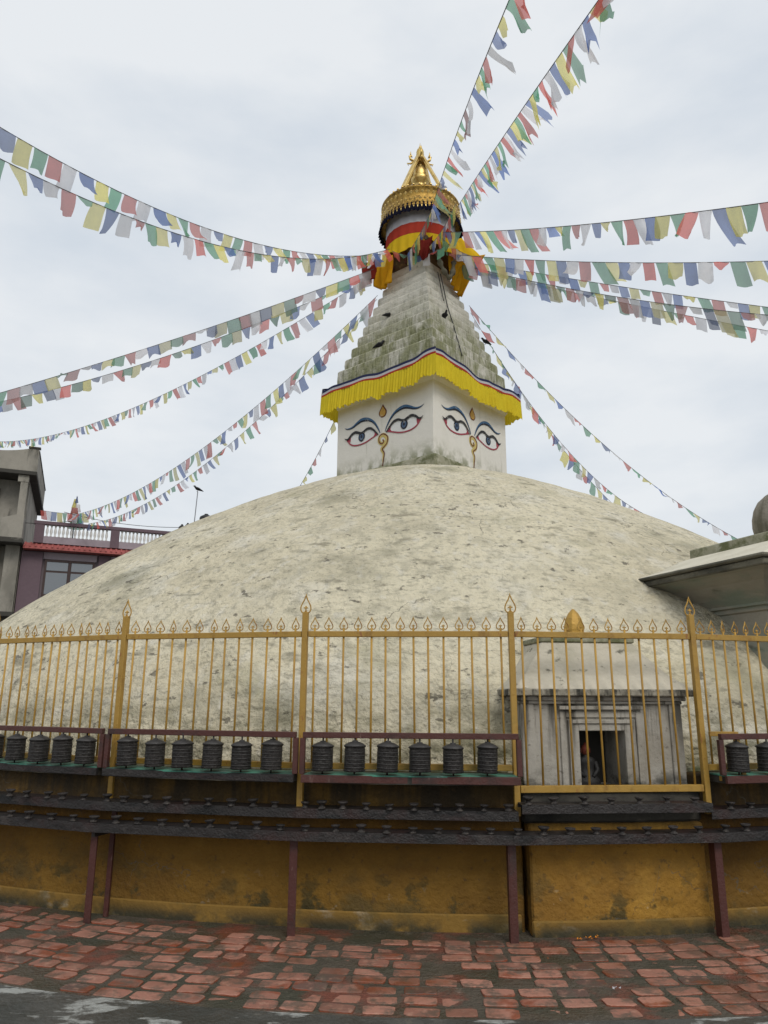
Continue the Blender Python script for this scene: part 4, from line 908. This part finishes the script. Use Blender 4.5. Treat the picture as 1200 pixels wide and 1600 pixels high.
lv = [(-0.02, EW + 0.02, EV0, EV1 + 0.02, 2.8755), (0.5, 2.9, -0.94, 1.2, 3.03), (1.02, 2.38, -0.42, 0.94, 3.22)]
for u0, u1, v0, v1, z in lv:
    for a_, c_ in ((u0, v0), (u1, v0), (u1, v1), (u0, v1)):
        p = C0 + CR * a_ + CO * c_; V.append(Vector((p.x, p.y, z)))
for i in range(2):
    for j in range(4): F.append((i * 4 + j, i * 4 + (j + 1) % 4, i * 4 + 4 + (j + 1) % 4, i * 4 + 4 + j))
F.append((8, 9, 10, 11)); b.add(V, F); b.build('roof', M['chapelroof'], chap)
b = MB(); b.fbox(rc, CR, CO, -0.98, 0.72, -0.66, 0.72, 3.16, 3.335); b.build('roof_slab', M['plinthmoss'], chap, False, 0.012)
MB().lathe([(0.46, 3.316), (0.47, 3.36), (0.44, 3.40)], 40, (rc.x, rc.y, 0)).build('dome_base', M['chapelroof'], chap, True)
MB().lathe([(0.40, 3.40), (0.445, 3.48), (0.46, 3.58), (0.455, 3.68), (0.43, 3.78), (0.38, 3.87), (0.30, 3.94), (0.20, 3.985), (0.10, 4.01), (0.01, 4.02)], 40, (rc.x, rc.y, 0)).build('small_dome', M['chapeldome'], chap, True)
MB().lathe([(0.10, 3.99), (0.11, 4.05), (0.06, 4.08), (0.07, 4.16), (0.04, 4.28), (0.005, 4.42)], 16, (rc.x, rc.y, 0)).build('dome_finial', M['goldface'], chap, True)

# ------------------------------------------------------------------ houses behind on the left
BA = R(22); BU = Vector((math.cos(BA), math.sin(BA), 0)); BV = Vector((math.sin(BA), -math.cos(BA), 0)); B0 = Vector((-15.45, 32.0, 0))
bb = lambda b, u0, u1, v0, v1, z0, z1: b.fbox(B0, BU, BV, u0, u1, v0, v1, z0, z1)
def bpart(name, mat, parent, *boxes, bevel=0.0):
    b = MB()
    for q in boxes: bb(b, *q)
    return b.build(name, M[mat], parent, False, bevel)
def window(parent, u0, u1, z0, z1, v, mull=(0.5,), trans=(0.68,), curtain=False):
    f = bpart('window', 'winframe', parent, (u0, u1, v - 0.10, v - 0.02, z0, z1))
    fr_ = [(u0, u0 + 0.09, v - 0.02, v + 0.05, z0, z1), (u1 - 0.09, u1, v - 0.02, v + 0.05, z0, z1), (u0 + 0.09, u1 - 0.09, v - 0.02, v + 0.05, z1 - 0.09, z1), (u0 + 0.09, u1 - 0.09, v - 0.02, v + 0.05, z0, z0 + 0.09)]
    fr_ += [(u0 + (u1 - u0) * m - 0.045, u0 + (u1 - u0) * m + 0.045, v - 0.02, v + 0.04, z0 + 0.09, z1 - 0.09) for m in mull]
    bpart('window_frame', 'winframe', f, *fr_)
    us = [u0] + [u0 + (u1 - u0) * m for m in mull] + [u1]; zs = [z0] + [z0 + (z1 - z0) * t for t in trans] + [z1]
    for i in range(len(us) - 1):
        for j in range(len(zs) - 1):
            mt = 'curtain' if (curtain and j == 0) else 'glass'
            bpart('pane', mt, f, (us[i] + 0.07, us[i + 1] - 0.07, v - 0.019, v - 0.005, zs[j] + 0.045, zs[j + 1] - 0.045))
    return f
ph_ = empty('purple_house', B0, 'purple house with white roof balustrade and red tiled ledge behind the stupa', 'house')
bpart('wall', 'purple', ph_, (-0.40, 14, -7, 0, 0, 8.12))
for u in (0.0, 2.75, 5.6, 8.4, 11.2): bpart('pilaster', 'purpledark', ph_, (u - (0.4 if u == 0 else 0), u + 0.45, 0.001, 0.16, 0, 7.72))
for u in (0.55, 3.35, 6.2, 9.0): window(ph_, u, u + 2.05, 5.80, 7.42, 0.10); bpart('lintel_panel', 'purplelight', ph_, (u - 0.08, u + 2.12, 0.001, 0.10, 7.44, 7.74)); window(ph_, u, u + 2.05, 2.6, 4.3, 0.10)
b = MB(); V = []
for u in (-0.35, 14.2):
    for v, z in ((0.0, 7.78), (0.62, 7.78), (0.62, 7.86), (0.10, 8.12), (0.0, 8.12)):
        p = B0 + BU * u + BV * v; V.append(Vector((p.x, p.y, z)))
b.add(V, [(0, 1, 2, 3, 4), (9, 8, 7, 6, 5), (0, 5, 6, 1), (1, 6, 7, 2), (2, 7, 8, 3), (3, 8, 9, 4), (4, 9, 5, 0)]); led = b.build('tiled_ledge', M['redtile'], ph_)
tl = MB()
for i in range(66):
    u = -0.3 + i * 0.22; tl.bar(B0 + BU * u + BV * 0.11 + Vector((0, 0, 8.13)), B0 + BU * u + BV * 0.64 + Vector((0, 0, 7.865)), 0.07, 0.05)
t_ = tl.build('roof_tiles', M['redtile'], led); t_['kind'] = 'stuff'
bpart('parapet_curb', 'purplelight', ph_, (0.35, 14, 0.05, 0.25, 8.121, 8.43))
bpart('handrail', 'purpledark', ph_, (-0.05, 14.05, 0.0, 0.30, 8.96, 9.10))
for u in (0.0, 3.15, 5.85, 8.55, 11.25): bpart('pier', 'purpledark', ph_, (u, u + 0.38, 0.0, 0.28, 8.1215, 8.9595))
BALM = MB().lathe([(0.045, 0.0), (0.05, 0.04), (0.03, 0.08), (0.06, 0.20), (0.06, 0.28), (0.03, 0.42), (0.048, 0.47), (0.048, 0.53)], 10).mesh('baluster', M['balwhite'], True)
u = 0.5
while u < 11.2:
    if all(not (q - 0.06 < u < q + 0.44) for q in (0.0, 3.15, 5.85, 8.55, 11.25)):
        place('baluster', BALM, ph_, B0 + BU * u + BV * 0.15 + Vector((0, 0, 8.43)), (0, 0, 0))
    u += 0.165
bb = lambda b, u0, u1, v0, v1, z0, z1: b.fbox(B0 - BU * 0.42 - Vector((0, 0, 0.12)), BU, BV, u0, u1, v0, v1, z0, z1)
gh = empty('grey_house', B0 + BU * -4, 'grey cement house with balconies and blackened slab edges at the left edge', 'house')
bpart('wall', 'greybld', gh, (-9, -0.02, -7, 0, 0, 11.0))
bpart('roof_slab', 'greyedge', gh, (-9.1, 0.30, -7, 1.15, 11.02, 11.20), bevel=0.02)
bpart('floor_slab', 'greyedge', gh, (-9.1, 0.05, 0.001, 1.10, 8.02, 8.24), bevel=0.02)
bpart('floor_slab', 'greyedge', gh, (-9.1, 0.05, 0.001, 1.10, 4.9, 5.1), bevel=0.02)
def scallop(name, mat, v0, v1, z0, z1, dip, u0, u1, per):
    b = MB(); n = 60; V = []; F = []
    for i in range(n + 1):
        u = u0 + (u1 - u0) * i / n; zz = z1 - dip * max(0.0, math.sin(math.pi * (((u1 - 0.35) - u) / per % 1.0))) ** 0.8 * (1 if u < u1 - 0.35 else 0)
        for v in (v0, v1):
            p = B0 + BU * (u - 0.42) + BV * v; V += [Vector((p.x, p.y, z0 - 0.12)), Vector((p.x, p.y, zz - 0.12))]
    for i in range(n):
        a = 4 * i; F += [(a, a + 4, a + 5, a + 1), (a + 2, a + 3, a + 7, a + 6), (a + 1, a + 5, a + 7, a + 3), (a, a + 2, a + 6, a + 4)]
    F += [(0, 1, 3, 2), (4 * n, 4 * n + 2, 4 * n + 3, 4 * n + 1)]
    return b.add(V, F).build(name, M[mat], gh)
scallop('roof_parapet', 'greybld', 0.95, 1.08, 11.20, 12.25, 0.25, -9, 0.28, 3.0)
bpart('parapet_side', 'greybld', gh, (0.14, 0.27, -6, 0.949, 11.20, 12.15))
bpart('parapet_cap', 'greyedge', gh, (-0.15, 0.33, 0.90, 1.13, 12.252, 12.32), (0.12, 0.30, -6, 0.90, 12.16, 12.22))
scallop('balcony_parapet', 'greybld', 0.92, 1.05, 8.24, 9.25, 0.28, -9, 0.0, 2.6)
bpart('balcony_side', 'greybld', gh, (-0.13, -0.001, 0.001, 0.919, 8.24, 9.20))
bpart('column', 'greybld', gh, (-0.30, -0.02, 0.72, 1.0, 9.25, 11.02)); bpart('column_head', 'greybld', gh, (-0.42, 0.0, 0.66, 1.02, 10.72, 11.0195))
for u0, u1 in ((-0.62, -0.06), (-1.35, -0.85)): bpart('pilaster', 'greybld', gh, (u0, u1, 0.001, 0.35, 5.1, 8.02))
window(gh, -2.75, -1.15, 9.05, 10.55, 0.06, (0.45,), (0.70,), True); window(gh, -4.8, -3.2, 9.05, 10.55, 0.06, (0.5,), (0.70,), True)
window(gh, -2.9, -1.42, 5.9, 7.6, 0.06, (0.5,), (0.72,)); window(gh, -5.0, -3.4, 5.9, 7.6, 0.06, (0.5,), (0.72,))
bpart('spandrel', 'greybld', gh, (-3.1, -1.36, 0.001, 0.12, 5.1, 5.85))
# roof things
tb_ = B0 + BU * 1.55 + BV * -0.4
fp = empty('flagpole', tb_ + Vector((0, 0, 8.12)), 'slim pole wrapped in coloured prayer cloth on the purple roof', 'flagpole')
MB().tube([tb_ + Vector((0, 0, 8.12)), tb_ + Vector((0, 0, 10.55))], [0.03, 0.012], 6).build('pole', M['metal'], fp)
for i, (c_, z0, z1) in enumerate((('green', 9.0, 9.5), ('yellow', 9.35, 9.75), ('red', 9.3, 9.95), ('white', 9.8, 10.15), ('yellow', 9.95, 10.4), ('blue', 10.2, 10.5))):
    rr0 = 0.42 * (10.6 - z0) / 1.6 * 0.75; rr1 = 0.42 * (10.6 - z1) / 1.6 * 0.75
    MB().lathe([(rr0, z0), ((rr0 + rr1) / 2 * 0.92, (z0 + z1) / 2), (max(rr1, 0.02), z1)], 14, (tb_.x + 0.08 * math.cos(i * 2.3), tb_.y + 0.08 * math.sin(i * 2.3), 0), cap=False).build('wrapped_flag', M['flag_' + c_], fp, True, fix=False)
an = atY(303, 822, 33.0); at_ = atY(309, 768, 33.0)
tag(MB().tube([an - Vector((0, 0, 3)), an, at_], 0.022, 6).build('antenna_mast', M['metal'], None, False, origin=an), 'thin leaning metal mast above the roofs left of the dome', 'mast')
bird(at_, R(200), 'dark crow perched on the tip of the thin mast', 1.3)
for (px, py, lab, r_) in ((322, 812, 'black water tank nearest the dome edge', 0.30), (284, 828, 'black water tank left of the other tank beyond the dome', 0.16), (293, 826, 'slim black water tank between two others beyond the dome', 0.14)):
    q = atY(px, py, 33.0); q.z -= 0.2
    tk = empty('water_tank', q, lab, 'water tank', 'black water tanks on far roofs')
    MB().lathe([(r_, -0.4), (r_, 0.25), (r_ * 0.9, 0.33), (r_ * 0.5, 0.40), (r_ * 0.3, 0.41)], 16, q).build('tank_body', M['tank'], tk, True); MB().lathe([(r_ * 0.3, 0.40), (r_ * 0.3, 0.46), (0.01, 0.47)], 12, q).build('lid', M['tank'], tk, True)
    MB().lathe([(r_ * 1.1, -2.6), (r_ * 1.1, -0.405)], 8, q).build('stand', M['greyedge'], tk)

for k, (a_, c_, sg, lab) in enumerate(((atY(-20, 806, 31), atY(120, 812, 33), 0.25, 'thin black wire running from the grey house past its balcony'), (atY(100, 800, 32), atY(330, 822, 33.5), 0.3, 'thin black wire sagging above the purple roof railing'))):
    tag(MB().tube([a_.lerp(c_, i / 16) - Vector((0, 0, sg * 4 * (i / 16) * (1 - i / 16))) for i in range(17)], 0.012, 4).build('wire', M['cable'], None, False, origin=a_), lab, 'wire')

# ------------------------------------------------------------------ prayer flag strings
ORDER = ['blue', 'white', 'red', 'green', 'yellow']
def flag_string(A, B_, sag, label, s0=0.01, s1=1.0, dull=0.0, wind=0.15, fold=0.25, w_=0.205, h_=0.225, gap=0.025, seed=0, ragged=0.0):
    q = random.Random(500 + seed); A = Vector(A); B_ = Vector(B_)
    f = lambda s: A + (B_ - A) * s - Vector((0, 0, 4 * sag * s * (1 - s)))
    o = empty('flag_string', A, label, 'prayer flags', 'strings of prayer flags from the spire')
    n = 40; MB().tube([f(s0 + (s1 - s0) * i / n) for i in range(n + 1)], 0.006, 4).build('cord', M['rope'], o)
    L = (B_ - A).length; s = s0 + q.uniform(0, 0.02); k = q.randrange(5); swing = q.gauss(0, 0.2)
    rev = q.random() < 0.5
    while s < s1:
        wd = w_ * q.uniform(0.85, 1.12); s2 = s + wd / L
        a, c = f(s), f(s2); e = (c - a); el = e.length; e.normalize()
        hang = Vector((wind, -0.04, -1)); swing = swing * 0.6 + q.gauss(0, 0.22); side = e.cross(Vector((0, 0, -1)))
        if side.length < 0.05: side = Vector((1, 0, 0))
        side.normalize(); hang = hang + side * swing; hang.normalize()
        nrm = e.cross(hang).normalized(); hl = h_ * q.uniform(0.88, 1.15)
        mode = q.random(); bl, brr = 0.0, 1.0; sk = q.gauss(0, 0.12)
        if mode < fold * 0.4: bl, brr = (0.35, 0.6) if q.random() < 0.5 else (0.0, 0.35)
        elif mode < fold: hl *= q.uniform(0.3, 0.7); bl, brr = q.uniform(0, 0.3), q.uniform(0.6, 1)
        am = q.uniform(0.01, 0.045); phs = q.uniform(0, 6); cv = q.gauss(0, 0.10)
        P = []; NU, NV = 5, 5
        for i in range(NV + 1):
            v = i / NV; row = []
            for j in range(NU + 1):
                u = j / NU; ub = bl + (brr - bl) * u; uu = u + (ub - u) * v + sk * v
                p = a + e * (el * uu) + hang * (hl * v * (1 + (ragged * q.uniform(-0.25, 0.35) if i == NV else 0)))
                p += nrm * (am * math.sin(u * 5 + phs + v * 2) * (0.25 + v) + cv * v * v * hl * 2)
                row.append(p)
            P.append(row)
        cn = ORDER[(4 - k % 5) if rev else k % 5]; pre = 'dull_' if q.random() < dull else 'flag_'
        MB().grid(P).build('flag', M[pre + cn], o, True, fix=False)
        k += 1; s = s2 + gap * q.uniform(0.2, 1.8) / L
    return o
STR = [
 ((0.14, 14.40, 11.13), (-4.50, 7.28, 8.06), 0.65, 'upper of the two flag strings rising to the left edge above the spire collar', dict(s1=1.4, fold=0.15, wind=0.12, h_=0.28, w_=0.215, gap=0.03)),
 ((0.14, 14.30, 11.16), (-4.12, 6.76, 7.20), 0.65, 'lower of the two flag strings rising to the left edge', dict(s1=1.4, fold=0.28, wind=0.12, h_=0.29, w_=0.22, gap=0.02)),
 ((-0.17, 14.50, 10.81), (-7.81, 14.00, 7.59), 0.10, 'dark weathered flag string sloping down to the left edge, upper of the pair', dict(s1=1.7, dull=0.8, fold=0.30, w_=0.27, gap=-0.02, h_=0.27)),
 ((-0.17, 14.70, 10.84), (-8.68, 15.60, 8.05), 0.30, 'dark weathered flag string sloping down to the left edge, lower of the pair', dict(s1=1.7, dull=0.35, fold=0.25, w_=0.25, gap=-0.01, h_=0.25)),
 ((-0.14, 14.40, 10.66), (-18.64, 34.0, 13.54), 1.00, 'long flag string sagging from the spire to above the grey house', dict(s1=1.08, fold=0.35, h_=0.30, w_=0.26, gap=0.05)),
 ((-0.03, 15.00, 10.58), (-14.40, 33.00, 9.64), 1.05, 'upper of the two long flag strings running to the purple roof', dict(fold=0.3, h_=0.40, w_=0.27, gap=0.06)),
 ((-0.06, 15.20, 10.60), (-13.23, 32.40, 9.12), 1.15, 'lower of the two long flag strings running to the purple roof', dict(fold=0.5, h_=0.32, w_=0.28, gap=0.10)),
 ((-1.08, 15.50, 7.69), (-2.73, 19.00, 6.30), 0.15, 'short thin flag string from the left of the eye tower down behind the dome', dict(fold=0.85, w_=0.28, gap=0.12)),
 ((0.96, 13.90, 11.73), (1.26, 6.12, 8.62), -0.15, 'flag string rising steeply from the parasol to the top edge, left one', dict(s1=1.4, fold=0.5, wind=0.40, dull=0.2, h_=0.36, w_=0.25, gap=0.10, ragged=1)),
 ((1.57, 14.20, 12.11), (1.96, 5.50, 7.92), -0.05, 'flag string rising steeply from the parasol to the top edge, right one', dict(s1=1.4, fold=0.15, wind=0.30, h_=0.37, w_=0.23, gap=0.02, ragged=1)),
 ((1.20, 14.00, 11.36), (4.48, 7.52, 7.29), 0.10, 'topmost of the flag strings running right from the spire', dict(s1=1.7, fold=0.4, h_=0.42, w_=0.25, gap=0.0)),
 ((1.40, 14.20, 10.96), (5.76, 9.88, 8.04), 0.10, 'second from top of the flag strings running right from the spire', dict(s1=1.7, fold=0.3, h_=0.44, w_=0.25, gap=0.02)),
 ((1.60, 14.40, 10.97), (6.74, 11.76, 8.34), 0.05, 'third from top of the flag strings running right from the spire', dict(s1=1.7, fold=0.35, h_=0.28)),
 ((1.60, 14.50, 10.92), (6.54, 11.44, 8.01), 0.15, 'dark grey weathered flag string running right from the spire', dict(s1=1.7, dull=0.9, fold=0.35, h_=0.36, w_=0.22, gap=0.01)),
 ((1.60, 14.60, 10.92), (7.39, 13.00, 8.54), 0.05, 'lowest of the flag strings running right from the spire to the edge', dict(s1=1.7, dull=0.3, fold=0.5, h_=0.28)),
 ((1.82, 15.00, 10.27), (8.42, 17.00, 5.22), 0.60, 'long flag string from the spire down to behind the right chapel', dict(s1=1.03, fold=0.75, w_=0.26, gap=0.05)),
 ((1.90, 15.10, 10.12), (5.38, 17.64, 6.57), 0.30, 'flag string down the right flank, the left one of the crossing pair', dict(s1=1.15, fold=0.6, w_=0.26, gap=0.04)),
 ((2.42, 15.20, 9.22), (6.51, 18.24, 6.24), 0.50, 'flag string down the right flank, the right one of the crossing pair', dict(s1=1.15, fold=0.65, w_=0.26, gap=0.04)),
]
for i, (A, B_, sg, lab, kw) in enumerate(STR): flag_string(A, B_, sg, lab, seed=i, **kw)
flag_string(B0 + BU * 0.1 + BV * 0.1 + Vector((0, 0, 9.62)), B0 + BU * 1.9 + BV * 0.1 + Vector((0, 0, 9.62)), 0.05, 'short flag string along the left end of the purple roof railing', seed=40, w_=0.24, h_=0.42, gap=0.0, fold=0.1, s0=0.0)
o = bpy.data.objects  # flags bunched on the front of the parasol
flag_string(atY(690, 292, 13.75), atY(640, 392, 13.85), 0.10, 'tangled flag string hanging across the front of the parasol', seed=61, fold=0.6, h_=0.42, w_=0.12, gap=0.0, dull=0.15, wind=0.0)
flag_string(atY(712, 318, 14.0), atY(672, 384, 13.85), 0.10, 'tangled flag string hanging on the right front of the parasol', seed=62, fold=0.5, h_=0.45, w_=0.12, gap=0.0, dull=0.1, wind=0.0)
flag_string(atY(612, 392, 14.15), atY(690, 388, 13.85), 0.15, 'flag string draped round the collar under the parasol', seed=63, fold=0.4, h_=0.26, w_=0.17, gap=0.0, wind=0.0)
flag_string(atY(690, 372, 13.9), atY(745, 402, 14.3), 0.08, 'flag string draped over the yellow swag right of the collar', seed=64, fold=0.4, h_=0.26, w_=0.17, gap=0.0, wind=0.0)

# ------------------------------------------------------------------ small things on the ground
for k, (px, py) in enumerate(((905, 1470), (922, 1468), (934, 1467), (960, 1547))):
    d = atY(px, py, 1) - CAM; p = CAM + d * (-(1.645) / d.z)
    b = MB()
    for j in range(6):
        a = rnd.uniform(0, 6.28); c = p + Vector((rnd.gauss(0, 0.012), rnd.gauss(0, 0.012), 0.012)); d1 = Vector((math.cos(a), math.sin(a), 0.5)) * 0.012; d2 = Vector((-math.sin(a), math.cos(a), 0.1)) * 0.007
        b.add([c - d2, c + d1, c + d2, c - d1 * 0.6 + Vector((0, 0, 0.006))], [(0, 1, 2, 3)])
    tag(b.build('fallen_petals', M['leafpetal'] if k < 3 else M['whitecloth'], None, fix=False, origin=p), ['orange petals at the wall foot, left of three scraps', 'orange petals at the wall foot, middle of three scraps', 'orange petals at the wall foot, right of three scraps', 'scrap of pale paper lying on the brick paving'][k], 'petals' if k < 3 else 'litter')
